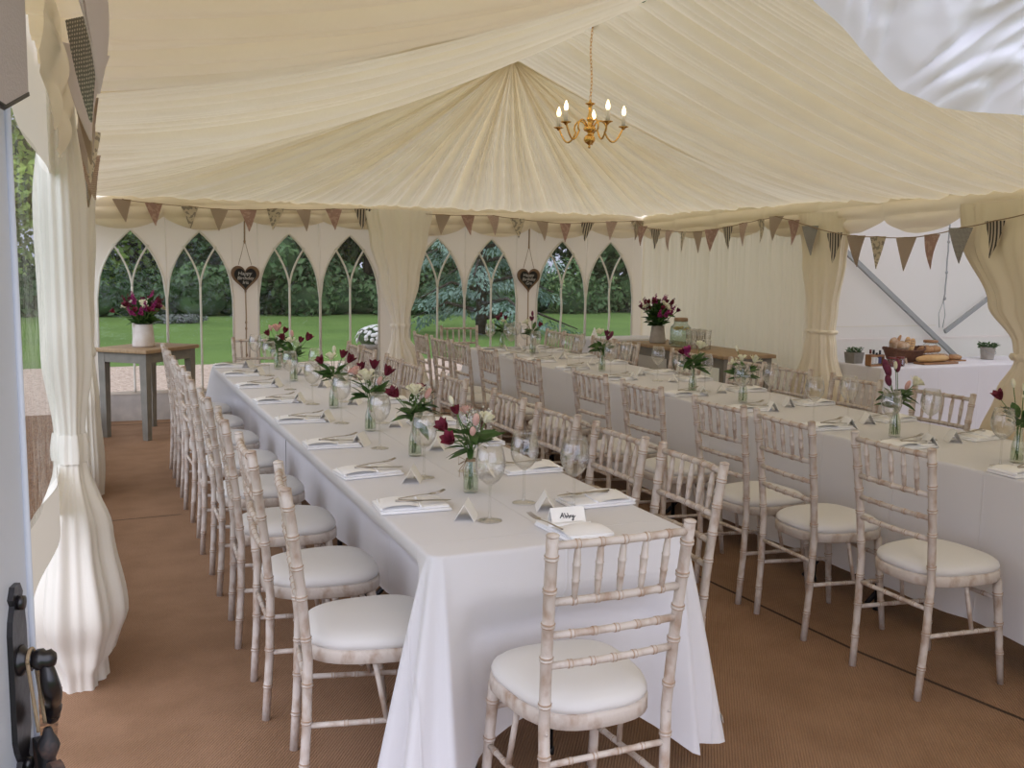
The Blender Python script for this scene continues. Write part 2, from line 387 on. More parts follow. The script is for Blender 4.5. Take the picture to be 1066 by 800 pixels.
# unseen sheet added above the near left bay to darken its lining
struct(MB().grid(lambda u, v: (lerp(XL - .1, XM, v), lerp(.4, 3.70, u), lerp(ZE + .22, ZR + .24, v) - .03 * sin(pi * u)), 16, 12).build('shade_sheet_1', 'annex_pvc'))
def hip(u, v):
    """fan of pleats from the ridge end down to three eaves"""
    L1 = YB - YH; L2 = XR - XL; tot = 2 * L1 + L2; q = u * tot
    rc = .55
    def edge(q):
        if q < L1: return V3((XL, YH + q, 0))
        if q < L1 + L2: return V3((XL + q - L1, YB, 0))
        return V3((XR, YB - (q - L1 - L2), 0))
    e = (edge(max(0, q - rc)) + edge(min(tot, q + rc)) + edge(q) * 2) / 4 if rc < q < tot - rc else edge(q)
    ap = V3((XM, YH, 0)); p = ap.lerp(e, v)
    z = lerp(ZR, ZE, v) - sagf(1 - v)
    fd = min(1, q / .5, (tot - q) / .5)
    fold = (pleat(q * .92 + .05 * sin(v * 4 + q), 21) - .68) * fd
    z -= fold * (.045 + .48 * v * (1 - v) ** .6)
    d = (p - ap); nrm = V3((d.y, -d.x, 0)).normalized() if d.length > 1e-5 else V3((0, 0, 0))
    p = p + nrm * .06 * sin(q * 7.1) * v * (1 - v) * fd
    return (p.x, p.y, z)
struct(MB().grid(hip, 1500, 36).build('ceiling_back', 'lining'))
# dark ridge gather ring at the ridge end
# wall back: fabric with eight pointed windows --------------------------------------
WZ0, SPR, APX = .27, 1.15, 1.79
wins = []
for b0 in (XL, XL + 3):
    for k, off in enumerate((.46, 1.07, 1.915, 2.525)): wins.append(b0 + off)
HW = [.302] * 8
def arch_z(x, c, hw):
    d = abs(x - c)
    if d >= hw: return WZ0
    h = APX - SPR; R = (hw * hw + h * h) / (2 * hw)
    return SPR + sqrt(max(0, R * R - (d + R - hw) ** 2))
wb = MB()
xs = [XL + 6.0 * i / 300 for i in range(301)]
for c, hw in zip(wins, HW): xs += [c - hw - 1e-4, c - hw + 1e-4, c + hw - 1e-4, c + hw + 1e-4, c]
xs = sorted(set(round(x, 5) for x in xs))
def wz(x):
    return max([arch_z(x, c, hw) for c, hw in zip(wins, HW)] + [WZ0])
vs = []; fs = []
for x in xs:
    lo = wz(x)
    for j in range(6): vs.append((x, YB + .012 * sin(x * 3.1 + j * .5), lerp(lo, ZE + .03, j / 5)))
for i in range(len(xs) - 1):
    for j in range(5): fs.append((i * 6 + j, i * 6 + 6 + j, i * 6 + 7 + j, i * 6 + 1 + j))
wb.add(vs, fs, True); struct(wb.build('wall_back', 'wall_pvc'))
sk = MB(); sk.grid(lambda u, v: (lerp(XL, XR, u), YB + .012 * sin(lerp(XL, XR, u) * 9) * (1 - v), lerp(-.01, WZ0, v)), 120, 3)
struct(sk.build('trim_2', 'mud'))
hem = MB().box((XM, YB - .006, WZ0), (6, .012, .03)); struct(hem.build('trim_3', 'wall_pvc'))
for i, (c, hw) in enumerate(zip(wins, HW)):
    p = MB(); pts = []
    for k in range(25):
        x = c - hw + 2 * hw * k / 24; pts.append((x, arch_z(min(max(x, c - hw + 1e-5), c + hw - 1e-5), c, hw)))
    vs = []; n = len(pts)
    for x, z in pts: vs += [(x, YB + .006, WZ0), (x, YB + .006, z)]
    p.add(vs, [(2 * k, 2 * k + 2, 2 * k + 3, 2 * k + 1) for k in range(n - 1)], True)
    w = struct(p.build('window_%d' % (i + 1), 'pane'))
    fr = MB(); fr.tube([(c - hw, YB - .004, WZ0)] + [(x, YB - .004, z) for x, z in pts] + [(c + hw, YB - .004, WZ0)], .011, 6, flat=1)
    fr.build('window_frame', 'tape', w)
    mu = MB(); wv = (lambda z: .006 * sin(z * 14 + i)) if i >= 6 else (lambda z: 0)
    mu.tube([(c + wv(WZ0 + k * .05), YB - .006, WZ0 + k * .05) for k in range(int((1.31 - WZ0) / .05) + 1)], .0115, 6)
    for sg in (-1, 1):
        tr = []
        for k in range(13):
            t = k / 12; z = lerp(1.26, 1.655, t); x = sg * .152 * (t ** 1.75)
            tr.append((c + x, YB - .006, z))
        mu.tube(tr, .0105, 6)
    mu.build('window_mullion', 'tape', w)

# wall right: pleated lining between the corner and the pole ----------------------------
def wr(u, v):
    y = lerp(YB, YH + .05, u); z = lerp(.0, ZE + .02, v)
    return (XR - .03 - .065 * (pleat(y * 1.1, 5) - .6) - .02 * sin(y * 2), y, z)
struct(MB().grid(wr, 420, 8).build('wall_right', 'lining_wall'))
struct(MB().grid(lambda u, v: (XR - .02 - .05 * (pleat(u * 3.2, 6) - .6), lerp(3.72, YF, u), lerp(0, ZE + .02, v)), 260, 8).build('wall_right_near', 'lining_wall'))
struct(MB().grid(lambda u, v: (lerp(1.95, XR, u), YF - .04 * (pleat(u * 4, 9) - .6), lerp(0, ZE + .95 * max(0, 1 - abs(lerp(1.95, XR, u) - XM) / 3), v)), 260, 8).build('wall_front', 'lining_wall'))
# wall left: clear plastic panels with fabric heads -------------------------------------
for i, (y0, y1, zb) in enumerate(((YF + .3, 3.7, 1.0), (3.8, 6.7, .27), (6.8, YB, .27))):
    m = MB().grid(lambda u, v: (XL - .01 + .01 * sin(u * 9), lerp(y0, y1, u), lerp(1.80, ZE + .05, v)), 20, 3)
    wl = struct(m.build('wall_left', 'wall_pvc'))
    lo = (lambda u: lerp(1.13, .80, u)) if i == 0 else (lambda u: zb)
    m = MB().grid(lambda u, v: (XL - .012 + .006 * sin(u * 17 + v * 3), lerp(y0, y1, u), lerp(lo(u), 1.80, v)), 24, 8)
    struct(m.build('window_%d' % (9 + i), 'pane'))
    m = MB().grid(lambda u, v: (XL - .008 + .012 * sin(u * 11), lerp(y0, y1, u), lerp(lo(u) - .16 if i == 0 else 0, lo(u), v)), 24, 3)
    struct(m.build('trim_%d' % (4 + i), 'wall_pvc' if i == 0 else 'mud'))

# annex tent beyond the right-hand opening ------------------------------------------------
AX1, AYB, AYF = 9.0, 6.74, 2.0
struct(MB().grid(lambda u, v: (lerp(XR - .03, AX1, u), AYB + .01 * sin(u * 6) + .006 * sin(v * 5), lerp(0, 2.25, v)), 30, 10).build('wall_annex_back', 'annex_pvc'))
struct(MB().grid(lambda u, v: (AX1 + .01 * sin(u * 6), lerp(AYF, AYB, u), lerp(0, 2.25, v)), 30, 6).build('wall_annex_side', 'annex_pvc'))
struct(MB().grid(lambda u, v: (lerp(XR + .05, AX1, u), lerp(AYF, AYB + .02, v), 2.12 + .45 * sin(pi * u) ** .8), 24, 10).build('ceiling_annex', 'annex_pvc'))
struct(MB().box((7.5, 4.4, -.035), (3.1, 5.0, .06)).build('floor_annex', 'carpet'))
hm = MB().box((7.4, AYB - .012, .905), (2.9, .006, .016)); struct(hm.build('trim_7', 'annex_pvc'))
hm = MB().box((6.6, AYB - .012, 1.02), (1.2, .004, .006)); struct(hm.build('trim_8', 'wall_pvc'))
def bar(a, b, w, d, name, label):
    a = V3(a); b = V3(b); dr = (b - a); n = dr.normalized(); s_ = n.cross(V3((0, 1, 0))).normalized(); q = V3((0, 1, 0))
    m = MB(); vs = [p + s_ * i * w / 2 + q * j * d / 2 for p in (a, b) for i, j in ((-1, -1), (1, -1), (1, 1), (-1, 1))]
    m.add(vs, [(0, 1, 2, 3), (7, 6, 5, 4), (0, 4, 5, 1), (1, 5, 6, 2), (2, 6, 7, 3), (3, 7, 4, 0)], False)
    for p in (a + n * .05, b - n * .05): m.tube([p - q * (d / 2 + .004), p - q * (d / 2 - .001)], .008, 8)
    return tag(m.build(name, 'alu'), label, 'brace')
bar((5.90, 6.685, 1.78), (8.05, 6.68, .30), .042, .03, 'diagonal_brace', 'long aluminium tent brace sloping down to the right behind the bread')
bar((7.25, 6.66, .965), (8.75, 6.66, 1.85), .038, .024, 'diagonal_brace', 'shorter aluminium brace rising to the right above the zinc herb bucket')
rp = MB(); rp.tube([(7.25, 6.69, 1.95 - .08 * k) if k % 3 else (7.253, 6.688, 1.95 - .08 * k) for k in range(9)] + [(7.24, 6.69, 1.25)], .007, 6)
rp.tube([(7.24, 6.69, 1.25), (7.19, 6.69, 1.13), (7.21, 6.69, 1.0)], .0035, 5); rp.tube([(7.24, 6.69, 1.25), (7.27, 6.69, 1.12), (7.25, 6.69, 1.0)], .0035, 5)
for z in (1.79, 1.51, 1.27): rp.blob((7.251, 6.688, z), (.014, .012, .016), 8, 6)
tag(rp.build('wall_cord', 'alu'), 'thin grey knotted cord hanging down the white annex wall', 'cord')

# eaves swags -------------------------------------------------------------------------
def valance(name, P, inward, length, step, drop, seed, label, phase=0., top=ZE + .01, puff=1.):
    rg = random.Random(seed); n = int(round(length / step)); amp = [rg.uniform(.65, 1.25) for _ in range(n + 2)]
    def fn(u, v):
        q = u * length; k = (q + phase) / step; i = int(k); t = k - i
        a = amp[i % len(amp)]; sg = sin(pi * t) ** .8
        bottom = .185 + .75 * drop * a * sg
        z = top - v * bottom
        o = .02 + .045 * sin(pi * v) * (.4 + sg) + .034 * (abs(sin(v * 8.5 * (.6 + .4 * sg) + i + .6 * t)) ** .6) * (.25 + sg)
        o += .014 * (1 - sg) * sin(v * 3)
        p = P(q); o *= puff
        return (p[0] + inward[0] * o, p[1] + inward[1] * o, z)
    m = MB().grid(fn, n * 26, 36)
    return tag(m.build(name, 'swag'), label, 'valance')
valance('swag_valance', lambda q: (XL + q, YB - .03), (0, -1), 6.0, .75, .13, 2, 'gathered ivory swag valance along the top of the back wall with arched windows')
valance('swag_valance', lambda q: (XR - .06, YB - q), (-1, 0), 7.5, .75, .12, 5, 'gathered ivory swag valance along the eaves of the right-hand side')
valance('swag_valance', lambda q: (XL + .02, 2.1 + q), (1, 0), 7.5, .75, .14, 9, 'gathered ivory swag valance along the left eaves above the pole curtains', puff=.5)

# curtains -------------------------------------------------------------------------------
def curtain(name, axis, ctr, tabs, depth, matn, label, seed, ztop, folds=9, tie=None, tie_mat=None, zbot=.0, dtab=None):
    """a bunched drape round a pole; axis 'x' or 'y' is its wide direction; tabs = (z, half width, centre shift)"""
    tw = sorted((z, w) for z, w, _ in tabs); ts = sorted((z, s) for z, _, s in tabs)
    rg = random.Random(seed); ph = [rg.uniform(0, 6) for _ in range(4)]
    def pos(th, z, k=1.):
        w = interp(tw, z) ; s = interp(ts, z)
        d = depth * (.35 + .65 * min(1., w / max(t[1] for t in tw)))
        if dtab: d = interp(sorted(dtab), z)
        fold = 1 + .13 * sin(folds * th + ph[0] + .8 * sin(z * 2 + ph[3])) + .07 * sin((folds * 2 + 3) * th + ph[1]) + .03 * sin(z * 9 + 3 * th + ph[2])
        a = w * cos(th) * (1 + .4 * (fold - 1)) * k; b = d * sin(th) * fold * k
        return (ctr[0] + s + a, ctr[1] + b, z) if axis == 'x' else (ctr[0] + b, ctr[1] + s + a, z)
    root = thing(name, label, 'curtain', (ctr[0], ctr[1], zbot))
    rel = lambda p: (p[0] - ctr[0], p[1] - ctr[1], p[2] - zbot)
    m = MB().grid(lambda u, v: rel(pos(u * 2 * pi, lerp(zbot, ztop, v))), 110, 60, closed=True)
    m.build('drape', matn, root)
    if tie:
        t = MB().grid(lambda u, v: rel(pos(u * 2 * pi, tie[0] + (v - .5) * tie[1], 1.10 + .10 * sin(pi * v))), 60, 5, closed=True)
        t.build('tie_back', tie_mat or matn, root)
    return root
curtain('pole_curtain', 'y', (-.085, 3.76), [(2.05, .20, 0), (1.75, .18, -.02), (1.3, .14, 0), (.88, .085, 0), (.60, .20, 0), (.28, .26, 0), (.12, .20, 0), (.0, .16, 0)], .095, 'curtain', 'near ivory curtain tied round the left-hand pole, billowing at the foot', 1, 2.07, 7, (.86, .10), dtab=[(2.05, .05), (1.7, .075), (1.2, .075), (.9, .045), (.8, .05), (.55, .115), (.25, .155), (.12, .12), (.07, .085), (0, .088)])
curtain('pole_curtain', 'y', (-.055, 6.78), [(2.05, .40, 0), (1.7, .30, 0), (1.2, .16, 0), (.93, .09, 0), (.6, .22, 0), (.2, .30, 0), (0, .26, 0)], .10, 'curtain', 'second ivory curtain on the left wall, just behind the nearest one', 2, 2.07, 8, (.93, .06))
curtain('pole_curtain', 'x', (2.90, 9.60), [(2.03, .34, -.03), (1.75, .29, -.02), (1.35, .20, -.01), (.88, .085, 0), (.80, .085, 0), (.5, .20, .06), (.1, .28, .08), (0, .27, .08)], .10, 'drape', 'ivory curtain tied in the middle of the back wall between arched windows', 3, 2.05, 9, (.88, .05))
curtain('pole_curtain', 'y', (5.77, 6.63), [(2.0, .30, .02), (1.6, .24, 0), (1.2, .17, 0), (.99, .15, 0), (.85, .18, 0), (.4, .34, 0), (.1, .40, 0), (0, .40, 0)], .11, 'curtain_sheer', 'golden ivory curtain tied on the pole at the left of the bread table opening', 4, 2.0, 9, (.99, .035))
curtain('pole_curtain', 'y', (5.77, 4.51), [(2.0, .68, 0), (1.75, .66, 0), (1.3, .42, -.02), (1.03, .235, -.04), (.93, .215, -.04), (.7, .31, -.02), (.35, .42, 0), (0, .60, 0)], .10, 'curtain_sheer', 'golden ivory curtain at right edge, drawn aside from the bread table opening', 6, 2.0, 11, (.95, .05))

# bunting ------------------------------------------------------------------------------
def bunting(label, pts, flags, frame, sag, turn=.35):
    """pts: list of string points (world); flags: (point index t, material, tilt)"""
    o = pts[0]; root = thing('bunting', label, 'bunting', o)
    rel = lambda p: (p[0] - o[0], p[1] - o[1], p[2] - o[2])
    pl = []
    for a, b in zip(pts, pts[1:]):
        for k in range(6): t = k / 6; p = V3(a).lerp(V3(b), t); p.z -= sag * 4 * t * (1 - t); pl.append(rel(p))
    pl.append(rel(pts[-1]))
    MB().tube(pl, .004, 5).build('string', 'rope', root)
    for i, (c, mt, dirx, wd, ht) in enumerate(flags):
        rg = random.Random(i * 7 + len(flags)); lean = rg.uniform(-.035, .035); bow = rg.uniform(-.02, .02); yaw = rg.uniform(-turn, turn)
        d = V3(dirx); nrm = zz.cross(d); d2 = d * cos(yaw) + nrm * sin(yaw); n2 = zz.cross(d2)
        m = MB(); vs = []; fs = []
        K = 7
        for side in (-1, 1):
            for j in range(K):
                v = j / (K - 1); w = wd / 2 * (1 - v * .97)
                for q in (-1, 0, 1):
                    vs.append(d2 * (q * w + lean * v) + n2 * (side * .0012 + bow * sin(v * 3) + .008 * q * q * (1 - v)) + V3((0, 0, -ht * v)))
        for s2 in (0, 1):
            b0 = s2 * K * 3
            for j in range(K - 1):
                for q in (0, 1): fs.append((b0 + j * 3 + q, b0 + j * 3 + q + 1, b0 + j * 3 + q + 4, b0 + j * 3 + q + 3))
        m.add([V3(p) for p in vs], fs, True)
        f = m.build('flag', mt, root, loc=rel(c))
        uv = f.data.uv_layers.new(name='print')
        for lp in f.data.loops:
            k_ = lp.vertex_index % (K * 3); q_ = k_ % 3 - 1; v_ = (k_ // 3) / (K - 1)
            uv.data[lp.index].uv = (q_ * wd / 2 * (1 - v_ * .97) + i * .37, -ht * v_)
        nm = {'bf_taupe': 'plain taupe flag', 'bf_red': 'dusky red floral flag', 'bf_cream': 'cream floral flag', 'bf_stripe': 'black striped flag', 'bf_polka': 'pink spotted flag', 'bf_slate': 'slate spotted flag', 'bf_brown': 'brown spotted flag', 'bf_lilac': 'pale lilac flag'}
        f['label'] = nm[mt]
    return root
T, R_, C_, S_, P_, SL, BR, LI = 'bf_taupe', 'bf_red', 'bf_cream', 'bf_stripe', 'bf_polka', 'bf_slate', 'bf_brown', 'bf_lilac'
bx = [.283, .555, .868, 1.129, 1.395, 1.648, 1.917, 2.211, 2.502, 2.77, 3.044, 3.345, 3.621, 3.903, 4.18, 4.474, 4.751, 5.022, 5.323, 5.644]
bz = [2.057, 2.032, 2.015, 2.0, 2.001, 2.02, 2.019, 2.039, 2.05, 2.039, 2.03, 2.02, 2.025, 2.03, 2.007, 1.986, 1.974, 1.992, 2.012, 2.03]
bm_ = [T, R_, C_, T, R_, C_, T, R_, S_, P_, C_, T, R_, P_, C_, T, R_, S_, P_, C_]
yb = YB - .19
bunting('string of patterned cotton flags across the back wall above the arched windows', [(x, yb, z) for x, z in zip(bx, bz)], [((x, yb, z), m, (1, 0, 0), .165, .205) for x, z, m in zip(bx, bz, bm_)], None, .006)
ry = [9.55, 9.423, 9.167, 8.884, 8.615, 8.358, 8.112, 7.847, 7.61, 7.355, 7.126, 6.895, 6.675, 6.374, 6.124, 5.888, 5.599, 5.355, 5.1, 4.824, 4.5]
rz = [2.03, 1.965, 1.928, 1.905, 1.884, 1.88, 1.895, 1.915, 1.941, 1.965, 1.986, 1.943, 1.887, 1.823, 1.794, 1.782, 1.769, 1.786, 1.828, 1.866, 1.92]
rm = [T, R_, S_, P_, C_, T, R_, S_, P_, C_, T, R_, SL, S_, BR, C_, T, R_, SL, S_, R_]
xr = XR - .26
bunting('string of patterned cotton flags along the right side and across the bread table opening', [(xr, y, z) for y, z in zip(ry, rz)], [((xr, y, z), m, (0, -1, 0), .175, .215 if k < 12 else .25) for k, (y, z, m) in enumerate(zip(ry, rz, rm))], None, .006)
ly = [1.52, 1.86, 2.2, 2.55, 2.9, 3.25, 3.6, 4.0, 4.4, 4.8, 5.2, 5.6, 6.0, 6.4, 6.9, 7.4, 8.0, 8.6, 9.2]
lm = [LI, LI, SL, LI, C_, LI, T, LI, C_, T, P_, SL, T, R_, C_, T, R_, C_, T]
bunting('string of patterned cotton flags along the left eaves seen almost edge-on', [(XL + .125, y, 2.03 + .02 * sin(y * 2)) for y in ly], [((XL + .125, y, 2.03 + .02 * sin(y * 2)), m, (0, 1, 0), .16, .21) for k, (y, m) in enumerate(zip(ly, lm))], None, .01, .75)

fm = MB(); fp = [(-.098, .94, 2.02), (-.090, 1.00, 1.672), (-.073, 1.06, 1.668), (-.0560, 1.12, 1.690), (-.0545, 1.13, 2.02)]
fv = [(x + o, y - .25 * o, z) for o in (0, .005) for x, y, z in fp]
fm.add(fv, [(4, 3, 2, 1, 0), (5, 6, 7, 8, 9), (0, 1, 6, 5), (1, 2, 7, 6), (2, 3, 8, 7), (3, 4, 9, 8), (4, 0, 5, 9)], False)
flap = tag(fm.build('canvas_flap', mat('beige_canvas', (.56, .48, .43), .9, bump=.2, bscale=300, trans=.2)), 'beige canvas flap with a dark bound lower edge, hanging at top left', 'flap')
MB().tube([V3(fv[k]) + V3((.003, 0, 0)) for k in (1, 2, 3)], .0035, 6).build('edge_binding', 'black', flap)
# white awning swag by the entrance, top right ---------------------------------------------
sat = MB()
A0 = [(.775, 1.10, 2.02), (.836, 1.0, 1.857), (.875, .965, 1.80), (.925, .94, 1.748), (.965, .92, 1.727), (1.02, .895, 1.722), (1.07, .875, 1.716), (1.2, .85, 1.72), (1.4, .80, 1.80), (1.6, .78, 1.98)]
def awn(u, v):
    k = u * (len(A0) - 1); i = min(int(k), len(A0) - 2); t = k - i
    a = V3(A0[i]).lerp(V3(A0[i + 1]), t)
    top = V3((lerp(.80, 1.62, u), lerp(.88, .62, u), 2.22))
    p = a.lerp(top, v ** .9)
    bel = sin(pi * min(1, v * 1.1)) * .07; nz = lambda a, b, c: noise.noise(V3((a, b, c)))
    g = min(1, 6 * v)
    cr = .040 * nz(u * 5, v * 4, 1) + .030 * (1 - 2 * abs(nz(u * 8 + v * 3, v * 6 + u * 2, 3))) * g + .012 * (1 - 2 * abs(nz(u * 17 - v * 9, v * 13, 7))) * g
    cr += .014 * abs(sin(v * 30 + 2.5 * nz(u * 5, v * 5, 9) * 3 + u * 4)) ** .7 * exp(-v * 6) * min(1, v * 30)
    p += V3((-.25, -.9, 0)) * (bel + cr)
    return p
sat.grid(awn, 260, 110)
tag(sat.build('awning_canopy', 'satin'), 'crumpled white satin awning cloth bunched at the top right by the entrance', 'awning')

# open door at the left edge ---------------------------------------------------------------
da = V3((-.0775, 1.19, 0)); dd = V3((-.25, -.97, 0)).normalized(); dn = V3((.97, -.25, 0)).normalized()
def D(a, b, z): return da + dd * a + dn * b + V3((0, 0, z))
dm = MB()
def dbox(m, a0, a1, b0, b1, z0, z1, bev=0):
    vs = [D(a, b, z) for a in (a0, a1) for b in (b0, b1) for z in (z0, z1)]
    m.add(vs, [(0, 1, 3, 2), (4, 6, 7, 5), (0, 4, 5, 1), (2, 3, 7, 6), (0, 2, 6, 4), (1, 5, 7, 3)], False)
dbox(dm, 0, .75, -.045, 0, 0, 1.98); dbox(dm, .11, .64, 0, .004, .25, .85); dbox(dm, .11, .64, 0, .004, 1.3, 1.85)
dm.tube([D(.0, .002, z) for z in (0, 1.98)], .004, 6)
door = struct(dm.build('door_1', 'door_paint'))
pl = MB(); prof = [(.0, .008), (.012, .016), (.02, .011), (.035, .019), (.05, .022), (.17, .022), (.185, .017), (.197, .010), (.206, .016), (.22, .007)]
for a, b in zip(prof, prof[1:]):
    vs = [D(.050 + s_ * w, o, 1.175 - z) for z, w in (a, b) for s_ in (-1, 1) for o in (0, .006)]
    pl.add(vs, [(0, 2, 3, 1), (4, 5, 7, 6), (0, 1, 5, 4), (2, 6, 7, 3), (1, 3, 7, 5), (0, 4, 6, 2)], False)
for z in (.02, .205): pl.tube([D(.050, .005, 1.175 - z), D(.050, .012, 1.175 - z)], .008, 10)
plate = pl.build('lock_plate', 'iron', door)
hd = MB(); hz = 1.090
hd.lathe([(.016, 0), (.017, .004), (.011, .008), (.012, .014), (.008, .012), (.0085, .015), (.0115, .018), (.012, .024), (.0095, .027), (.011, .032), (.007, .037), (0, .039)], 16,
         Matrix.Translation(D(.050, .004, hz)) @ dn.to_track_quat('Z', 'Y').to_matrix().to_4x4())
lev = []
for k in range(15):
    t = k / 14; lev.append(D(.050 + .012 * sin(t * 5.2) - .02 * t, .031 + .006 * sin(t * 4.5), hz - .004 - .075 * t))
hd.tube(lev, [.006 + .004 * sin(pi * (k / 14) ** .8) + .003 * (k > 11) for k in range(15)], 10)
hd.blob(lev[-1], (.009, .009, .010), 10, 7)
hd.build('door_handle', 'iron', door)
# worn heart plaque on a string, hung over the handle
pr = thing('hanging_plaque', 'worn dark heart plaque hanging by a string from the black door handle', 'plaque', D(.050, .03, .80))
o0 = D(.050, .03, .80)
sp = MB()
for s_ in (-1, 1): sp.tube([D(.050 + s_ * .011, .016 + .004 * k * .25, lerp(1.09, 1.012, k / 8)) - o0 for k in range(9)], .0022, 6)
sp.tube([D(.050 + .012 * cos(a), .016, 1.09 + .012 * sin(a)) - o0 for a in [pi * k / 8 for k in range(9)]], .0022, 6)
sp.build('string', 'rope', pr)
hp = MB(); poly = []
for k in range(40):
    t = 2 * pi * k / 40; poly.append((16 * sin(t) ** 3 / 17, (13 * cos(t) - 5 * cos(2 * t) - 2 * cos(3 * t) - cos(4 * t)) / 17))
pm = Matrix.Translation(D(.050, .03, .925) - o0) @ Matrix.Rotation(radians(105), 4, 'Z') @ Matrix.Rotation(radians(90), 4, 'X')
hp.prism([(x * .075, y * .085) for x, y in poly], -.006, .006, pm)
hp.tube([pm @ V3((0, .03 + .007 * k, 0)) for k in range(9)], [.012, .010, .007, .007, .010, .012, .010, .006, .004], 8)
hp.build('plaque', 'slate', pr)

# ------------------------------------------------------------------ limewashed spindle-back chair
def bamboo(m, path, r0, r1, nodes, seg=8, mtx=None, n=None, ends=True):
    """turned stick along a polyline path: tapering radius with paired rings at the node positions (0..1)"""
    P = [V3(p) for p in path]; Ls = [0]
    for a, b in zip(P, P[1:]): Ls.append(Ls[-1] + (b - a).length)
    tot = Ls[-1]
    ts = set([0., 1.]) | set(l / tot for l in Ls)
    e = .0035 / tot
    for c in nodes:
        for d in (-2.6, -1.8, -1, -.35, .35, 1, 1.8, 2.6): ts.add(min(1, max(0, c + d * e)))
    ts = sorted(ts); pts = []; rs = []
    for t in ts:
        l = t * tot; i = 0
        while i < len(Ls) - 2 and l > Ls[i + 1]: i += 1
        k = (l - Ls[i]) / max(1e-9, Ls[i + 1] - Ls[i]); pts.append(P[i].lerp(P[i + 1], k))
        r = lerp(r0, r1, t)
        for c in nodes:
            d = abs(t - c) / e
            if .9 < d < 1.1: r *= 1.22
            elif d < .5: r *= 1.05
            elif 1.7 < d < 1.9: r *= 1.10
        rs.append(r)
    f0 = len(m.f); m.tube(pts, rs, seg, mtx)
    for i, (ta, tb) in enumerate(zip(ts, ts[1:])):
        tm = (ta + tb) / 2
        if any(1.0 < abs(tm - c) / e < 1.85 for c in nodes):
            for k in range(seg): m.mi[f0 + i * seg + k] = 1
def seat_outline(k, n=36):
    o = []
    for i in range(n):
        a = 2 * pi * i / n; c, s = cos(a), sin(a); ex = 2 / 2.9
        x = abs(c) ** ex * (1 if c >= 0 else -1); y = abs(s) ** ex * (1 if s >= 0 else -1)
        w = .188 + .020 * y
        o.append((x * w * k, .034 + y * .200 * k))
    return o
def make_chair():
    t = thing('spindle_chair', 'x', 'chair', group='limewashed spindle-back chairs')
    W = ['wood_lime', 'wood_bare']
    m = MB(); n = 36; rings = [(.97, .402), (1.0, .406), (1.0, .434), (.985, .442), (.5, .442)]
    vs = []; 
    for k, z in rings: vs += [(x, y, z) for x, y in seat_outline(k, n)]
    fs = [(i * n + j, i * n + (j + 1) % n, (i + 1) * n + (j + 1) % n, (i + 1) * n + j) for i in range(len(rings) - 1) for j in range(n)]
    fs.append(tuple(range(n - 1, -1, -1))); m.add(vs, fs); m.build('seat_frame', W, t)
    m = MB(); rings = [(.93, .440), (.975, .447), (.985, .456), (.965, .467), (.90, .477), (.75, .486), (.5, .491), (.2, .493)]
    vs = []
    for q, (k, z) in enumerate(rings):
        for j, (x, y) in enumerate(seat_outline(k, n)):
            w = .004 * sin(j * 2.7) if q == 1 else 0
            vs.append((x * (1 + w), y, z + (.0015 * sin(j * 3.1) if q in (2, 3) else 0)))
    fs = [(i * n + j, i * n + (j + 1) % n, (i + 1) * n + (j + 1) % n, (i + 1) * n + j) for i in range(len(rings) - 1) for j in range(n)]
    fs.append(tuple(range((len(rings) - 1) * n, len(rings) * n))); m.add(vs, fs); m.build('cushion', 'cushion', t)
    def bp(s, z):
        """back post centre line"""
        tab = [(0, .162, -.180), (.22, .167, -.166), (.43, .170, -.160), (.62, .175, -.176), (.80, .180, -.198), (.92, .184, -.215)]
        for (z0, x0, y0), (z1, x1, y1) in zip(tab, tab[1:]):
            if z <= z1: k = (z - z0) / (z1 - z0); return (s * lerp(x0, x1, k), lerp(y0, y1, k), z)
        return (s * tab[-1][1], tab[-1][2], z)
    for s in (-1, 1):
        m = MB(); bamboo(m, [bp(s, z) for z in (0, .1, .22, .33, .43, .52, .62, .72, .80, .915)], .0135, .0150, (.13, .27, .39, .535, .665, .76, .855, .945), 10)
        m.tube([bp(s, .915), bp(s, .918), bp(s, .921), bp(s, .924)], [.0145, .0165, .014, .006], 10)
        m.tube([V3(bp(s, .42)) + V3((0, -.0145, 0)), V3(bp(s, .42)) + V3((0, -.0165, 0))], .004, 8)
        m.build('back_post', W, t)
    for s in (-1, 1):
        m = MB(); bamboo(m, [(s * .172, .222, 0), (s * .158, .180, .405)], .0115, .0165, (.30, .58, .86), 10); m.build('front_leg', W, t)
    for z, rad in ((.893, .0105), (.752, .0105), (.668, .0098), (.590, .0098)):
        a = V3(bp(-1, z)); b = V3(bp(1, z)); m = MB()
        mid = [a.lerp(b, k / 6) + V3((0, -.010 * sin(pi * k / 6), 0)) for k in range(7)]
        bamboo(m, mid, rad, rad, (.17, .335, .5, .665, .83), 8); m.build('back_rail', W, t)
    for k in range(5):
        f = .17 + .165 * k; a = V3(bp(-1, .752)).lerp(V3(bp(1, .752)), f); b = V3(bp(-1, .893)).lerp(V3(bp(1, .893)), f)
        a.y -= .008; b.y -= .008
        m = MB(); c = a.lerp(b, .5)
        bamboo(m, [a, a.lerp(b, .3), a.lerp(b, .72), b], .0058, .0058, (), 7)
        q = MB(); q.tube([a, a.lerp(b, .25), a.lerp(b, .34), a.lerp(b, .36), a.lerp(b, .38), a.lerp(b, .62), a.lerp(b, .64), a.lerp(b, .66), a.lerp(b, .8), b], [.0060, .0085, .0085, .0105, .0088, .0098, .0112, .0092, .0085, .0058], 7)
        q.build('spindle', W, t)
    def fl_(s, z): k = z / .405; return (s * lerp(.172, .158, k), lerp(.222, .180, k), z)
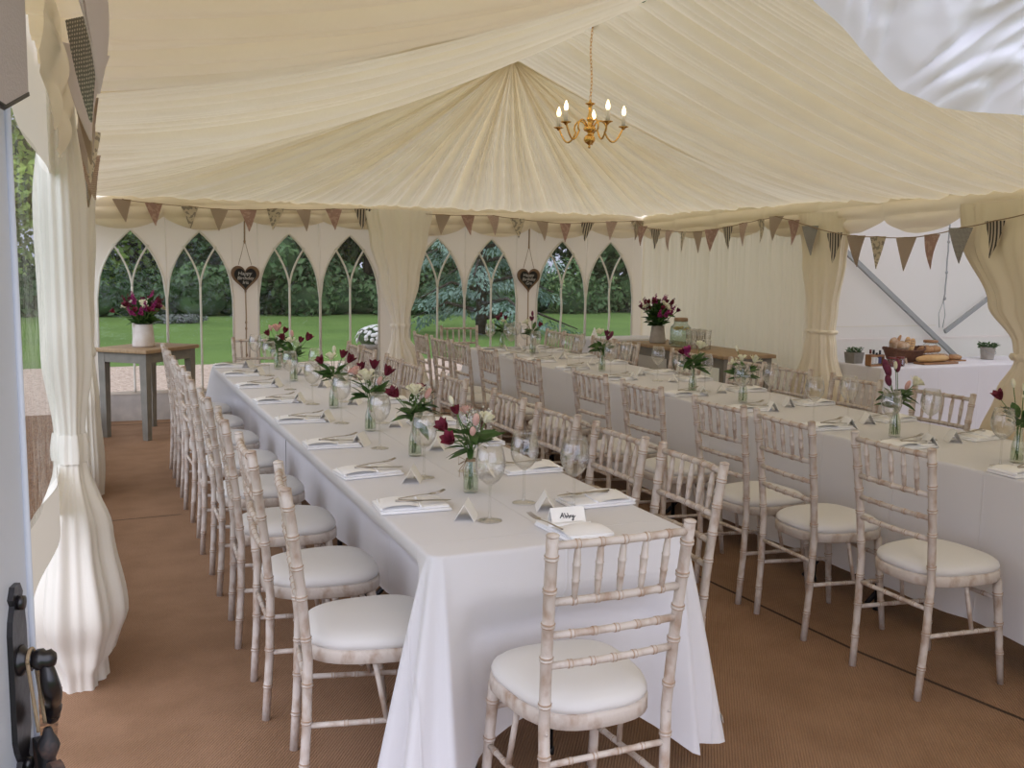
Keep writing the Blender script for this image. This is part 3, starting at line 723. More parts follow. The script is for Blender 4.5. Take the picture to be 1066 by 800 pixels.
    for s in (-1, 1):
        m = MB(); a = V3(bp(s, .235)); b = V3(fl_(s, .215)); bamboo(m, [a, b], .0085, .0085, (.3, .5, .7, .86), 7)
        p = a.lerp(b, .62); m.tube([p, (p.x * .93, p.y - .035, .41)], [.008, .0085], 7)
        m.build('side_stretcher', W, t)
    m = MB(); bamboo(m, [bp(-1, .335), bp(1, .335)], .0085, .0085, (.2, .4, .6, .8), 7); m.build('back_stretcher', W, t)
    m = MB(); bamboo(m, [fl_(-1, .33), fl_(1, .33)], .0085, .0085, (.2, .4, .6, .8), 7); m.build('front_stretcher', W, t)
    return remember(t)
chair0 = make_chair(); used = []
def put_chair(x, y, rz, label):
    rg = random.Random(len(used) * 13 + 5); rz += rg.uniform(-.045, .045)
    if not used: chair0.location = (x, y, 0); chair0.rotation_euler = (0, 0, rz); chair0['label'] = label; used.append(chair0)
    else: used.append(dup(chair0, (x, y, 0), rz, label))
LEFT = [2.80, 3.31, 3.96, 4.62, 5.30, 5.98, 6.62, 7.22]
MID = [2.655, 3.13, 3.66, 4.19, 4.94, 5.70, 6.085, 6.72, 7.15]
FRONT = [2.615, 3.21, 3.68, 4.365, 4.95, 5.83, 6.52, 7.10, 7.585, 8.08]
BACK = [3.645, 4.265, 4.835, 5.28, 5.99, 6.86, 7.27, 7.82, 8.20]
for i, y in enumerate(LEFT): put_chair(.672 if i else .695, y if i else 2.735, -pi / 2 - (.13 if i == 0 else 0), '%s limewashed chair on the left side of the left table, counted from near end' % ORD[i])
for i, y in enumerate(MID): put_chair(1.585, y, pi / 2, '%s limewashed chair along the right side of the left table, counted from near end' % ORD[i])
for i, y in enumerate(FRONT): put_chair(2.84, y, -pi / 2, '%s limewashed chair on the aisle side of the right table, counted from near end' % ORD[i])
for i, y in enumerate(BACK): put_chair(3.775, y, pi / 2, '%s limewashed chair on the far side of the right table, counted from near end' % ORD[i])
put_chair(1.124, 2.138, radians(.8), 'large foreground limewashed chair at the near end of the left table')
put_chair(1.19, 7.66, pi, 'limewashed chair at the far end of the left table')
put_chair(3.29, 8.72, pi, 'limewashed chair at the far end of the right table')

# ------------------------------------------------------------------ trestle tables and cloths
def trestle(x0, x1, y0, y1, label, lx=(-.13, .13)):
    cx, cy = (x0 + x1) / 2, (y0 + y1) / 2; w = x1 - x0; l = y1 - y0
    t = thing('trestle_table', label, 'table', (cx, cy, 0), 0, 'folding trestle tables under the cloths')
    MB().box((0, 0, .722), (w - .02, l - .02, .022), bev=.004).build('table_top', 'oak', t)
    for s in (-1, 1):
        for q in lx:
            m = MB(); y = s * (l / 2 - .20)
            sp = 0; m.tube([(q - sp, y, 0), (q + sp * 1.3, y, .71)], .0125, 8); m.tube([(q - sp, y, 0), (q - sp, y, .02)], .017, 8)
            m.build('leg', 'black', t)
        m = MB(); y = s * (l / 2 - .20); m.tube([(lx[0] - .05, y + .012, .03), (lx[1] + .02, y + .012, .30)], .011, 8); m.tube([(lx[0], y, .30), (lx[1] + .02, y, .30)], .009, 8)
        m.tube([(lx[0] + .05, y, .30), (lx[0] + .05, y - s * .42, .70)], .009, 8); m.build('leg_brace', 'black', t)
    return t
LT = (.805, 1.620, 2.387, 7.50); RT = (3.197, 3.935, 1.75, 8.50)
for k, nm in enumerate(('near', 'middle', 'far')):
    d = (LT[3] - LT[2]) / 3; trestle(LT[0] + .20, LT[1] - .34, LT[2] + k * d + .012, LT[2] + (k + 1) * d - .012, '%s folding trestle table with black legs under the left white cloth' % nm)
for k, nm in enumerate(('near', 'second', 'third', 'far')):
    d = (RT[3] - RT[2]) / 4; trestle(RT[0] + .02, RT[1] - .44, RT[2] + k * d + .012, RT[2] + (k + 1) * d - .012, '%s folding trestle table with black legs under the right white cloth' % nm, (-.145, .115))

def cloth(name, rect, zt, hems, push, label, corner_drop, flare, seed=0, res=.035, mt='linen'):
    """rect x0,x1,y0,y1; hems: hem height per side (near, right, far, left); push: function (side, run, z) -> inward shift"""
    x0, x1, y0, y1 = rect; rg = random.Random(seed)
    path = []   # (base xy, normal angle, side, run)
    def side(a, b, ang, sd):
        L_ = (V3(b) - V3(a)).length; n = max(6, int(L_ / res))
        for i in range(n + 1):
            p = V3(a).lerp(V3(b), i / n); path.append((p.x, p.y, ang, sd, L_ * i / n, min(L_ * i / n, L_ - L_ * i / n), 0))
    r = .040
    cs = [((x0 + r, y0), (x1 - r, y0), -pi / 2), ((x1, y0 + r), (x1, y1 - r), 0), ((x1 - r, y1), (x0 + r, y1), pi / 2), ((x0, y1 - r), (x0, y0 + r), pi)]
    for sd, (a, b, ang) in enumerate(cs):
        side((*a, 0), (*b, 0), ang, sd)
        cxy = [(x1 - r, y0 + r), (x1 - r, y1 - r), (x0 + r, y1 - r), (x0 + r, y0 + r)][sd]
        for i in range(1, 16):
            f = i / 16; an = ang + f * pi / 2
            path.append((cxy[0] + r * cos(an), cxy[1] + r * sin(an), an, sd + f, 0, 0, f))
    rows = [(-.03, 0), (-.012, 0), (-.004, .001), (0, .006), (.001, .014)]
    NR = 22; n = len(path); vs = []
    ph = [rg.uniform(0, 6) for _ in range(4)]
    for q in range(len(rows) + NR):
        for (x, y, an, sd, run, s, f) in path:
            nx, ny = cos(an), sin(an)
            if q < len(rows): o, d = rows[q]; z = zt - d; vs.append((x + nx * o, y + ny * o, z)); continue
            k = (q - len(rows) + 1) / NR
            s0 = int(sd) % 4; s1 = (s0 + 1) % 4
            hem = hems[s0] if f == 0 else lerp(hems[s0], hems[s1], f)
            if f == 0:
                near_c = run < s + 1e-6
                cid = (s0 - 1) % 4 if near_c else s0
            else: cid = s0
            cw = exp(-(max(0., s) / .13) ** 1.2) if f == 0 else 1.
            hem = lerp(hem, corner_drop[cid], cw)
            d = .014 + (zt - .014 - hem) * k; z = zt - d
            dd = d / .74
            o = .001 + .022 * dd
            o += flare[cid] * dd ** .9 * exp(-(max(0., s) / .17) ** 1.4) * (1 if f == 0 else (1 + .28 * cos(f * 4 * pi) - .12 * sin(f * 2 * pi)))
            o += dd * (.011 * sin(run * 8.3 + ph[0]) + .007 * sin(run * 17 + ph[1]) + .004 * sin(run * 31 + ph[2])) * (1 - cw)
            if f == 0: o -= push(s0, x if s0 % 2 == 0 else y, z) * (1 - exp(-(max(0., s) / .055) ** 2))
            z += .004 * sin(run * 11) * k
            vs.append((x + nx * o, y + ny * o, z))
    fs = [tuple(range(n))]
    tot = len(rows) + NR
    for q in range(tot - 1):
        for i in range(n): fs.append((q * n + i, (q + 1) * n + i, (q + 1) * n + (i + 1) % n, q * n + (i + 1) % n))
    cx, cy = (x0 + x1) / 2, (y0 + y1) / 2
    m = MB(); m.add([(a - cx, b - cy, c) for a, b, c in vs], fs, True); m.sm[0] = False
    o = m.build(name, mt, None, (cx, cy, 0)); o['cols'] = n; return tag(o, label, 'tablecloth')
def seat_push(centres, amt):
    def fn(z):
        return amt * min(1, max(0, (.72 - z) / .21)) ** 1.1
    return fn
pl_, pm_, pb_ = seat_push(LEFT, .20), seat_push(MID, .345), seat_push(BACK, .455)
ltc = cloth('tablecloth', LT, .745, (.235, .30, .25, .285), lambda sd, q, z: pl_(z) * 1. if sd == 3 else pm_(z) if sd == 1 else (.085 * min(1, max(0, (.62 - z) / .12)) if sd == 0 else .15 * min(1, max(0, (.70 - z) / .2))), 'long white cloth on the left table, corner hanging to the floor in front', (.10, .12, .12, .05), (.115, .10, .10, .135), 3)
cloth('tablecloth', RT, .745, (.13, .16, .16, .135), lambda sd, q, z: pb_(z) if sd == 1 else (.10 * min(1, max(0, (.70 - z) / .2)) if sd == 2 else 0), 'long white cloth on the right table, hanging almost to the floor', (.06, .06, .06, .06), (.12, .05, .09, .12), 4)
NC = ltc['cols']; me_ = ltc.data; nv_ = len(me_.vertices); best = max(range(nv_ - NC, nv_), key=lambda i: me_.vertices[i].co.x - me_.vertices[i].co.y)
del ltc['cols']
q0 = me_.vertices[best - NC].co; nrm_ = me_.vertices[best - NC].normal; uo = (me_.vertices[best + 5 - NC].co - me_.vertices[best - 1 - NC].co).normalized(); vo = (me_.vertices[best - 3 * NC].co - me_.vertices[best].co).normalized()
c0 = q0 + vo * .035 + nrm_ * .004 * (1 if nrm_.x - nrm_.y > 0 else -1)
cl = MB(); cl.add([c0 + uo * a_ + vo * b_ for a_, b_ in ((-.012, 0), (.05, 0), (.05, .022), (-.012, .022))] + [c0 + uo * a_ + vo * b_ - nrm_ * .001 for a_, b_ in ((-.012, 0), (.05, 0), (.05, .022), (-.012, .022))], [(0, 1, 2, 3), (7, 6, 5, 4), (0, 4, 5, 1), (1, 5, 6, 2), (2, 6, 7, 3), (3, 7, 4, 0)], False)
cl.build('care_label', 'tagwhite', ltc)

# ------------------------------------------------------------------ place settings
def make_napkin():
    t = MB()
    t.box((0, 0, .004), (.205, .125, .007), bev=.003); t.box((-.004, .002, .011), (.198, .118, .007), Matrix.Rotation(.03, 4, 'Z'), .003)
    def fold(u, v):
        x = lerp(-.102, .012, u); y = lerp(-.062, .062, v)
        z = .0155 + .0075 * sin(pi * min(1, max(0, u * 1.05))) ** .6 + .003 * sin(v * 5)
        return (x + .012 * v, y, z)
    t.grid(fold, 14, 6); t.grid(lambda u, v: (fold(u, v)[0], fold(u, v)[1], fold(u, v)[2] - .006), 14, 6)
    t.tube([(-.100 + .012 * k / 6, lerp(-.062, .062, k / 6), .0145) for k in range(7)], .0042, 6)
    t.tube([(.012 + .012 * k / 6, lerp(-.062, .062, k / 6), .0165) for k in range(7)], .0034, 6)
    t.v = [(x * 1.12, y * 1.10, z * 1.25) for x, y, z in t.v]; return t.build('folded_napkin', 'napkin')
def make_fork():
    t = MB(); P = [(-.088, 0, 0), (-.05, 0, .0015), (-.005, 0, .003), (.032, 0, .0015), (.045, 0, .001)]
    t.tube(P, [.0052, .0042, .0030, .0032, .0065], 8, flat=.4)
    t.box((.053, 0, .002), (.020, .020, .0022), bev=.0008)
    for k in range(4): t.tube([(.062, -.0083 + .0055 * k, .002), (.082, -.0083 + .0055 * k, .0045), (.100, -.0083 + .0055 * k, .010)], [.0018, .0016, .0009], 6)
    t.v = [(x * .86, y * .9, z) for x, y, z in t.v]; return t.build('fork', 'steel')
def make_knife():
    t = MB(); t.tube([(-.105, 0, 0), (-.06, 0, 0), (-.005, 0, 0)], [.0062, .0058, .0040], 8, flat=.55)
    t.prism([(-.006, -.005), (.05, -.009), (.09, -.008), (.108, .002), (.10, .006), (.0, .006)], -.0008, .0008)
    t.v = [(x * .86, y * .9, z) for x, y, z in t.v]; return t.build('knife', 'steel')
def make_card():
    t = MB(); h, b, w, th = .054, .032, .095, .0009
    for s in (-1, 1):
        vs = [(x, y + o, z) for o in (0, -s * th * 1.5) for x in (-w / 2, w / 2) for y, z in ((s * b, 0), (0, h))]
        t.add(vs, [(0, 1, 3, 2), (4, 6, 7, 5), (0, 2, 6, 4), (0, 4, 5, 1), (2, 3, 7, 6)], False)
    return t.build('place_card', 'card')
def make_glass():
    t = thing('wine_glass', 'x', 'glass', group='stemmed wine glasses on the tables')
    MB().lathe([(.0042, .098), (.012, .103), (.026, .114), (.0375, .132), (.0425, .152), (.042, .172), (.0375, .194), (.0325, .212), (.0318, .212), (.0368, .193), (.0412, .172), (.0417, .152), (.0368, .133), (.025, .116), (.011, .105), (0, .102)], 24).build('bowl', 'glass', t)
    MB().lathe([(.0042, .100), (.0036, .08), (.0034, .04), (.0040, .016), (.0070, .008)], 12).build('stem', 'glass', t)
    MB().lathe([(.0075, .0085), (.018, .0045), (.034, .0022), (.0355, .0012), (.034, .0004), (0, .0004)], 24).build('foot', 'glass', t)
    t.scale = (1.1, 1.1, 1.12); return remember(t)
NAP, FRK, KNF, CRD, GLS = make_napkin(), make_fork(), make_knife(), make_card(), make_glass()
firsts = {}
def place(src, loc, rz, label, cat, group, rx=0, ry=0):
    if src.type == 'EMPTY':
        if src.name not in firsts: firsts[src.name] = 1; src.location = loc; src.rotation_euler = (0, 0, rz); src['label'] = label; return src
        return dup(src, loc, rz, label)
    if src.name not in firsts: o = src; firsts[src.name] = 1
    else: o = src.copy(); COL.objects.link(o)
    o.location = loc; o.rotation_euler = (rx, ry, rz); return tag(o, label, cat, group)
ZT = .7455
def setting(cx, cy, inward, where, seed, dn=.13, dc=.235, dg=.29, gy=-.06, card_rz=radians(62), glass=True, card=True, knife=True, ny=0., cyo=-.02):
    """inward = angle from the seat edge to the middle of the table; where = 'at the ... place ...'"""
    rg = random.Random(seed); ux, uy = cos(inward), sin(inward); px, py = -uy, ux
    def W(a, b): return cx + ux * a + px * b, cy + uy * a + py * b
    a = inward + rg.uniform(-.10, .10)
    x, y = W(dn, rg.uniform(-.02, .02)); y += ny; z = ZT
    place(NAP, (x, y, z), a, 'folded white napkin ' + where, 'napkin', 'folded napkins along the tables')
    ca, sa = cos(a), sin(a)
    def on(lx, ly): return x + ca * lx - sa * ly, y + sa * lx + ca * ly
    kx, ky = on(.030, -.028)
    if knife: place(KNF, (kx, ky, z + .0300), a + rg.uniform(-.12, .06), 'steel knife on the napkin ' + where, 'knife', 'table knives', 0, radians(3))
    kx, ky = on(.030, .010) if knife else on(.012, .085)
    place(FRK, (kx, ky, z + .0365), a + rg.uniform(.10, .32), 'steel fork on the napkin ' + where, 'fork', 'table forks', 0, radians(-2))
    if card:
        x2, y2 = W(dc, rg.uniform(-.012, .012)); y2 += cyo; place(CRD, (x2, y2, z), card_rz + rg.uniform(-.12, .12), 'small folded white name card ' + where, 'card', 'folded name cards')
    if glass:
        x3, y3 = W(dg, 0); y3 += gy + rg.uniform(-.01, .01); place(GLS, (x3, y3, z), rg.uniform(0, 6), 'empty wine glass ' + where, 'glass', 'stemmed wine glasses on the tables')
LS = [2.80, 3.31, 3.98, 4.66, 5.34, 6.06, 6.73, 7.28]
LG = [-.12, .01, -.05, -.065, -.055, -.13, -.03, .0]
for i, y in enumerate(LS): setting(LT[0], y, 0, 'at the %s place on the left side of left table' % ORD[i], i + 1, gy=LG[i], dn=.115, ny=(.10, .12, .06, .08, .07, .05, .05, .04)[i], cyo=(-.06, -.03, .04, .04, .03, .05, .05, .0)[i])
MS = [2.79, 3.30, 3.86, 4.47, 5.24, 6.01, 6.70, 7.25]
for i, y in enumerate(MS): setting(LT[1], y, pi, 'at the %s place on the right side of left table' % ORD[i], 40 + i, dn=.11, dc=.30, dg=.335, gy=.07, card_rz=radians(66))
setting(1.27, LT[2] + .005, pi / 2, 'in front of the foreground chair', 77, dn=.085, glass=False, card=False, knife=False)
place(GLS, (1.395, 2.707, ZT), 0, 'empty wine glass standing behind the handwritten name card', 'glass', 'stemmed wine glasses on the tables')
FS = [2.615, 3.21, 3.72, 4.33, 4.97, 5.83, 6.52, 7.10, 7.6, 8.1]
for i, y in enumerate(FS): setting(RT[0], y, 0, 'at the %s place on the aisle side of right table' % ORD[i], 80 + i, dn=.115, dc=.225, dg=.145, gy=.135, card_rz=radians(64), cyo=-.03)
BS = [3.26, 3.80, 4.43, 5.06, 5.62, 6.05, 6.80, 7.3, 7.85, 8.25]
for i, y in enumerate(BS): setting(RT[1], y, pi, 'at the %s place on the far side of right table' % ORD[i], 110 + i, dn=.12, dc=.31, dg=.385, gy=.05, card_rz=radians(60))
place(GLS, (3.68, 8.40, ZT), 0, 'empty wine glass at the far end of right table', 'glass', 'stemmed wine glasses on the tables')
place(GLS, (1.17, 7.36, ZT), 0, 'empty wine glass at the far end of left table', 'glass', 'stemmed wine glasses on the tables')
# handwritten card
ab = MB(); h, b, w = .058, .030, .088
for s in (-1, 1):
    vs = [(x, y + o, z) for o in (0, -s * .0014) for x in (-w, w) for y, z in ((s * b, 0), (0, h))]
    vs = [(x * .62, y, z) for x, y, z in vs]
    ab.add(vs, [(0, 1, 3, 2), (4, 6, 7, 5), (0, 2, 6, 4), (0, 4, 5, 1), (2, 3, 7, 6)], False)
ab = ab.build('place_card', 'card', None, (1.292, 2.552, ZT), (0, 0, radians(-4)))
tag(ab, 'white name card with black handwriting, facing the foreground chair', 'card')
STRK = [[(0, .0), (.30, .55), (.52, 1.15), (.60, 1.28)], [(.60, 1.28), (.68, .7), (.78, .05), (.80, -.02)], [(.28, .46), (.70, .52)],
        [(1.02, 1.22), (1.08, .7), (1.16, .1), (1.32, .02), (1.46, .22), (1.42, .5), (1.22, .42)],
        [(1.62, 1.2), (1.68, .7), (1.78, -.05), (1.95, .0), (2.10, .2), (2.06, .48), (1.84, .42)],
        [(2.10, .46), (2.30, .62), (2.36, .2), (2.50, .1), (2.72, .62)], [(2.72, .62), (2.72, .0), (2.62, -.72), (2.40, -.70), (2.48, -.35), (2.9, .1), (3.15, .42)]]
wr_ = MB(); nfac = V3((0, -h, b)).normalized()
def face(u, v): t = v; return V3((u, -b * (1 - t / h), t)) + nfac * 0
for st in STRK:
    pts = []
    for a, c in zip(st, st[1:]):
        for k in range(4): pts.append((lerp(a[0], c[0], k / 4), lerp(a[1], c[1], k / 4)))
    pts.append(st[-1])
    wr_.tube([face(-.0275 + x * .0160, .0285 + y * .0108) + V3((0, -.0006, .0003)) for x, y in pts], [.0009 + .0006 * abs(sin(k * .9)) for k in range(len(pts))], 6, flat=1)
wr_.build('handwriting', 'ink', ab)

# ------------------------------------------------------------------ flowers
def leaf_into(m, a, d, L, w, droop=.25, twist=0.):
    """pointed curved leaf blade from a along d"""
    d = V3(d).normalized(); sd = d.cross(zz)
    if sd.length < .05: sd = V3((1, 0, 0))
    sd.normalize(); sd = Matrix.Rotation(twist, 3, d) @ sd; vs = []; K = 7
    for k in range(K):
        t = k / (K - 1); c = V3(a) + d * L * t + V3((0, 0, -droop * L * t * t)); q = w * (sin(pi * (t * .93 + .05)) ** .9)
        vs += [c - sd * q, c + V3((0, 0, -.18 * q)), c + sd * q]
    m.add(vs, [(3 * k + j, 3 * k + j + 1, 3 * k + j + 4, 3 * k + j + 3) for k in range(K - 1) for j in (0, 1)], True)
def rose_into(m, c, d, r, seed=0):
    """layered cup of petals opening along d"""
    rg = random.Random(seed); q = V3(d).to_track_quat('Z', 'Y').to_matrix().to_4x4(); B = Matrix.Translation(V3(c)) @ q
    m.blob((0, 0, r * .45), (r * .42, r * .42, r * .62), 10, 7, B)
    for ring, (n, rad, hh, ln) in enumerate(((3, .42, 1.1, .25), (4, .66, 1.0, .5), (5, .9, .82, .9))):
        for k in range(n):
            a0 = 2 * pi * (k + .5 * ring) / n + rg.uniform(-.2, .2); wd = 2.6 / n * 1.25
            def fn(u, v, a0=a0, wd=wd):
                an = a0 + (u - .5) * wd * (.55 + .6 * v); rr = r * rad * (.30 + .75 * sin(v * 1.9 * .8) + ln * .18 * v * v * v)
                return (rr * cos(an), rr * sin(an), r * hh * (v ** .8) * (1 - .16 * (2 * u - 1) ** 2) - .1 * r * v ** 4 * ln)
            m.grid(fn, 6, 5, B)
def lily_into(m, c, d, r, seed=0, n=6, open_=.55):
    rg = random.Random(seed); B = Matrix.Translation(V3(c)) @ V3(d).to_track_quat('Z', 'Y').to_matrix().to_4x4()
    for k in range(n):
        a0 = 2 * pi * k / n + rg.uniform(-.1, .1)
        def fn(u, v, a0=a0):
            wd = r * .36 * sin(pi * (v * .9 + .08)); rr = r * (.10 + open_ * v ** 1.4); x = (u - .5) * 2 * wd
            return (rr * cos(a0) - x * sin(a0), rr * sin(a0) + x * cos(a0), r * 1.25 * v - .25 * r * v ** 4 - .10 * abs(x))
        m.grid(fn, 2, 5, B)
def posy(base, top_h, recipe, seed, spread, name, label, group=None, stem_r=.0018, leafn=8, leaf_len=.08, vase_h=.14, gyp=True, leafw=.0105):
    """recipe: (kind, material, dx, dy, dz, radius): blooms given from the base; each bloom a part with its own stem"""
    rg = random.Random(seed); t = thing(name, label, 'flowers', base, 0, group)
    stems = MB()
    for i, (kind, mt, dx, dy, dz, r) in enumerate(recipe):
        if stem_r < .0025: dx, dy, dz, r = dx * 1.22, dy * 1.22, dz * 1.06, r * 1.22
        c = V3((dx, dy, dz)); b0 = V3((rg.uniform(-.012, .012), rg.uniform(-.012, .012), .012)); nk = V3((rg.uniform(-.008, .008), rg.uniform(-.008, .008), vase_h))
        if stem_r > .0025: b0 = V3((b0.x * 2, b0.y * 2, vase_h * .5)); nk = V3((nk.x * 3, nk.y * 3, vase_h))
        stems.tube([b0, nk, nk.lerp(c, .55) + V3((0, 0, .01)), c], stem_r, 6)
        d = (c - nk).normalized(); d = V3((d.x, d.y, d.z * .8 + .25)).normalized(); m = MB()
        if kind == 'rose': rose_into(m, c, d, r, seed + i); m.build('rose', mt, t)
        elif kind == 'lily': lily_into(m, c, d, r, seed + i); m.build('lily', mt, t)
        elif kind == 'bud':
            m.blob((0, 0, r * .9), (r * .48, r * .48, r), 10, 7, Matrix.Translation(c) @ d.to_track_quat('Z', 'Y').to_matrix().to_4x4()); m.build('bud', mt, t)
        elif kind == 'spike':
            for k in range(int(r / .011)):
                f = k / (r / .011); p = c + d * r * f; an = k * 2.4; sr = .019 * (1 - .72 * f)
                lily_into(m, p, V3((cos(an), sin(an), .5)), sr * 1.25, seed + i * 31 + k, 5, .8)
            m.build('flower_spike', mt, t)
    stems.build('stems', 'stem', t)
    lv = MB()
    for k in range(leafn):
        an = 2.4 * k + rg.uniform(-.5, .5); el = rg.uniform(-.15, 1.1) if stem_r < .0025 else rg.uniform(.1, 2.2)
        a = V3((cos(an) * .012, sin(an) * .012, vase_h + rg.uniform(.0, .45 if stem_r < .0025 else .75) * (top_h - vase_h)))
        leaf_into(lv, a, (cos(an), sin(an), el), leaf_len * rg.uniform(.7, 1.25), leafw * rg.uniform(.8, 1.5), rg.uniform(.05, .45), rg.uniform(-.8, .8))
    tag(lv.build('foliage', 'leaf', t))
    if gyp:
        g = MB(); gs = MB()
        for k in range(46):
            c = V3((rg.uniform(-1, 1) * spread * .8 + .02, rg.uniform(-1, 1) * spread * .7, lerp(vase_h + .05, top_h, rg.uniform(.25, 1.0))))
            g.blob(c, (.0042, .0042, .0036), 6, 4)
            if k % 4 == 0: gs.tube([(0, 0, vase_h), (c.x * .5, c.y * .5, (c.z + vase_h) / 2), c], .0006, 4)
        g.v += []; o = g.build('baby_breath', 'gyp', t); o['kind'] = 'stuff'; gs.build('fine_stems', 'stem', t)
    return t
def bud_vase(base, label, twine=False, h=.142, r=.0265):
    t = thing('bud_vase', label, 'vase', base, 0, 'small glass bottles of flowers')
    MB().lathe([(0, .003), (r * .9, .0015), (r, .008), (r * 1.0, h * .30), (r * .92, h * .52), (r * .62, h * .74), (r * .52, h * .86), (r * .56, h * .97), (r * .62, h), (r * .54, h * .985), (r * .48, h * .86), (r * .57, h * .74), (r * .86, h * .52), (r * .93, h * .3), (r * .9, .012), (0, .009)], 20).build('bottle', 'green_glass', t)
    MB().lathe([(0, .010), (r * .89, .012), (r * .91, h * .28), (r * .88, h * .42), (0, h * .42)], 18).build('water', 'water', t)
    if twine:
        m = MB()
        for k in range(4): m.tube([(r * .66 * cos(a), r * .66 * sin(a), h * (.78 + .018 * k)) for a in [2 * pi * q / 14 for q in range(14)]], .0013, 5, closed=True)
        for sx in (-1, 1): m.tube([(-r * .66, -.003, h * .80), (-r - .010 * sx - .012, -.008, h * .86 + .008 * sx), (-r - .022, -.008, h * .72), (-r * .7, -.004, h * .79)], .0011, 5)
        for sx in (0, 1): m.tube([(-r * .68, -.003, h * .79), (-r - .006 - .012 * sx, -.008, h * .60), (-r - .016 * sx - .004, -.010, h * .42)], .0011, 5)
        m.build('twine', 'rope', t)
    return t
WP, PK, MR, MG, PU = 'white_petal', 'pink_petal', 'maroon_petal', 'magenta_petal', 'purple_petal'
VL = [((1.174, 3.051), [('rose', WP, .030, -.03, .235, .026), ('lily', MR, -.085, -.03, .215, .034), ('lily', MR, -.075, -.055, .180, .036), ('lily', MR, -.035, .02, .255, .026), ('bud', PK, .0, -.03, .225, .020), ('rose', PK, -.005, .03, .255, .020), ('bud', WP, -.045, .03, .285, .014), ('bud', PK, -.018, -.055, .20, .018)], 'nearest posy on the left table, cream rose with maroon lilies, long leaves'),
      ((1.187, 3.721), [('rose', WP, -.01, -.03, .245, .030), ('lily', MR, -.075, -.02, .235, .034), ('lily', MR, -.05, .03, .225, .03), ('lily', MR, .03, .04, .24, .028), ('bud', PK, .03, -.02, .225, .02), ('rose', PK, .02, .03, .25, .02)], 'second posy on the left table, one large cream rose and dark lilies'),
      ((1.171, 4.352), [('rose', WP, -.02, -.03, .235, .034), ('rose', PK, -.055, .0, .255, .026), ('lily', MR, .055, -.02, .245, .04), ('lily', MR, .02, .02, .27, .036), ('lily', MR, -.02, .04, .265, .03), ('bud', PK, .02, -.04, .21, .02)], 'third posy on the left table, cream and blush roses with red lilies'),
      ((1.175, 5.112), [('rose', WP, -.015, -.02, .25, .028), ('lily', MR, .06, -.02, .23, .04), ('lily', MR, -.05, .0, .225, .036), ('lily', MR, .045, .03, .25, .034), ('bud', WP, .01, .03, .275, .018)], 'fourth posy on the left table, cream rosebud and maroon lilies'),
      ((1.198, 6.352), [('rose', WP, -.02, -.02, .24, .028), ('lily', MR, -.05, .01, .255, .036), ('lily', MR, .07, .0, .25, .042), ('lily', MR, .04, .03, .235, .03), ('bud', PK, .0, .03, .27, .02)], 'fifth posy on the left table, dark red lilies above dark leaves'),
      ((1.223, 7.10), [('rose', PK, -.005, -.02, .265, .036), ('lily', MR, -.05, .0, .23, .034), ('lily', MR, .045, .02, .245, .034), ('bud', MR, .02, .03, .28, .02), ('bud', PK, -.03, .03, .26, .02)], 'farthest posy on the left table, blush rose among red lilies')]
VR = [((3.476, 2.781), [('lily', MR, -.060, .03, .245, .034), ('rose', WP, .01, -.02, .235, .026), ('rose', WP, .05, .0, .235, .026), ('bud', WP, -.005, .03, .29, .016), ('bud', WP, .045, .03, .275, .015), ('bud', PK, -.01, -.05, .175, .02)], 'nearest posy on the right table at the photo edge, red bloom and cream buds'),
      ((3.453, 3.425), [('rose', WP, .055, -.03, .235, .030), ('bud', PU, -.045, .0, .27, .028), ('bud', PU, -.025, .03, .285, .028), ('bud', PU, .025, .03, .285, .028), ('bud', PU, -.06, -.02, .235, .026), ('bud', PK, .012, -.03, .215, .02), ('bud', WP, .005, .02, .30, .016)], 'second posy on the right table, purple black tulips and one cream rose'),
      ((3.461, 4.604), [('rose', WP, .05, -.01, .225, .03), ('rose', WP, -.03, -.02, .235, .026), ('lily', PU, .0, .02, .225, .03), ('rose', WP, -.06, .0, .215, .022), ('bud', WP, -.02, .03, .28, .016)], 'third posy on the right table, three cream roses round a dark centre'),
      ((3.43, 5.077), [('rose', WP, .03, -.01, .265, .034), ('lily', MG, -.03, .0, .235, .036), ('lily', MR, -.05, .02, .225, .03), ('spike', MG, -.02, .03, .2, .06)], 'fourth posy on the right table, cream rose beside magenta blooms'),
      ((3.459, 6.307), [('rose', WP, -.025, -.01, .265, .030), ('lily', PU, .035, .02, .245, .034), ('lily', PU, .02, -.02, .22, .03), ('bud', PU, .05, .0, .235, .024)], 'fifth posy on the right table, cream rose and dark purple leaves'),
      ((3.55, 7.75), [('rose', WP, -.045, .0, .25, .030), ('lily', PU, .0, .02, .27, .034), ('lily', MR, .05, .0, .225, .034), ('bud', PU, .01, .03, .31, .02)], 'sixth posy on the right table, cream rose at its left side'),
      ((3.54, 8.42), [('lily', PU, -.03, .0, .24, .034), ('lily', PU, .025, .0, .245, .032), ('rose', WP, .0, -.02, .225, .02), ('bud', MR, .0, .02, .27, .02)], 'farthest posy on the right table, small dark purple bunch')]
for i, ((x, y), rc, lb) in enumerate(VL):
    bud_vase((x, y, ZT), '%s small glass bottle vase along the middle of the left table, counted from near end' % ORD[i], i == 0)
    posy((x, y, ZT + .001), .29, rc, 11 + i, .06, 'flower_posy', lb, 'posies in glass bottles', gyp=i in (0, 1, 2), leafn=26, leaf_len=.10, leafw=.0135)
for i, ((x, y), rc, lb) in enumerate(VR):
    bud_vase((x, y, ZT), '%s small glass bottle vase along the middle of the right table, counted from near end' % ORD[i])
    posy((x, y, ZT + .001), .29, rc, 31 + i, .05, 'flower_posy', lb, 'posies in glass bottles', gyp=False, leafn=26, leaf_len=.10, leafw=.0135)
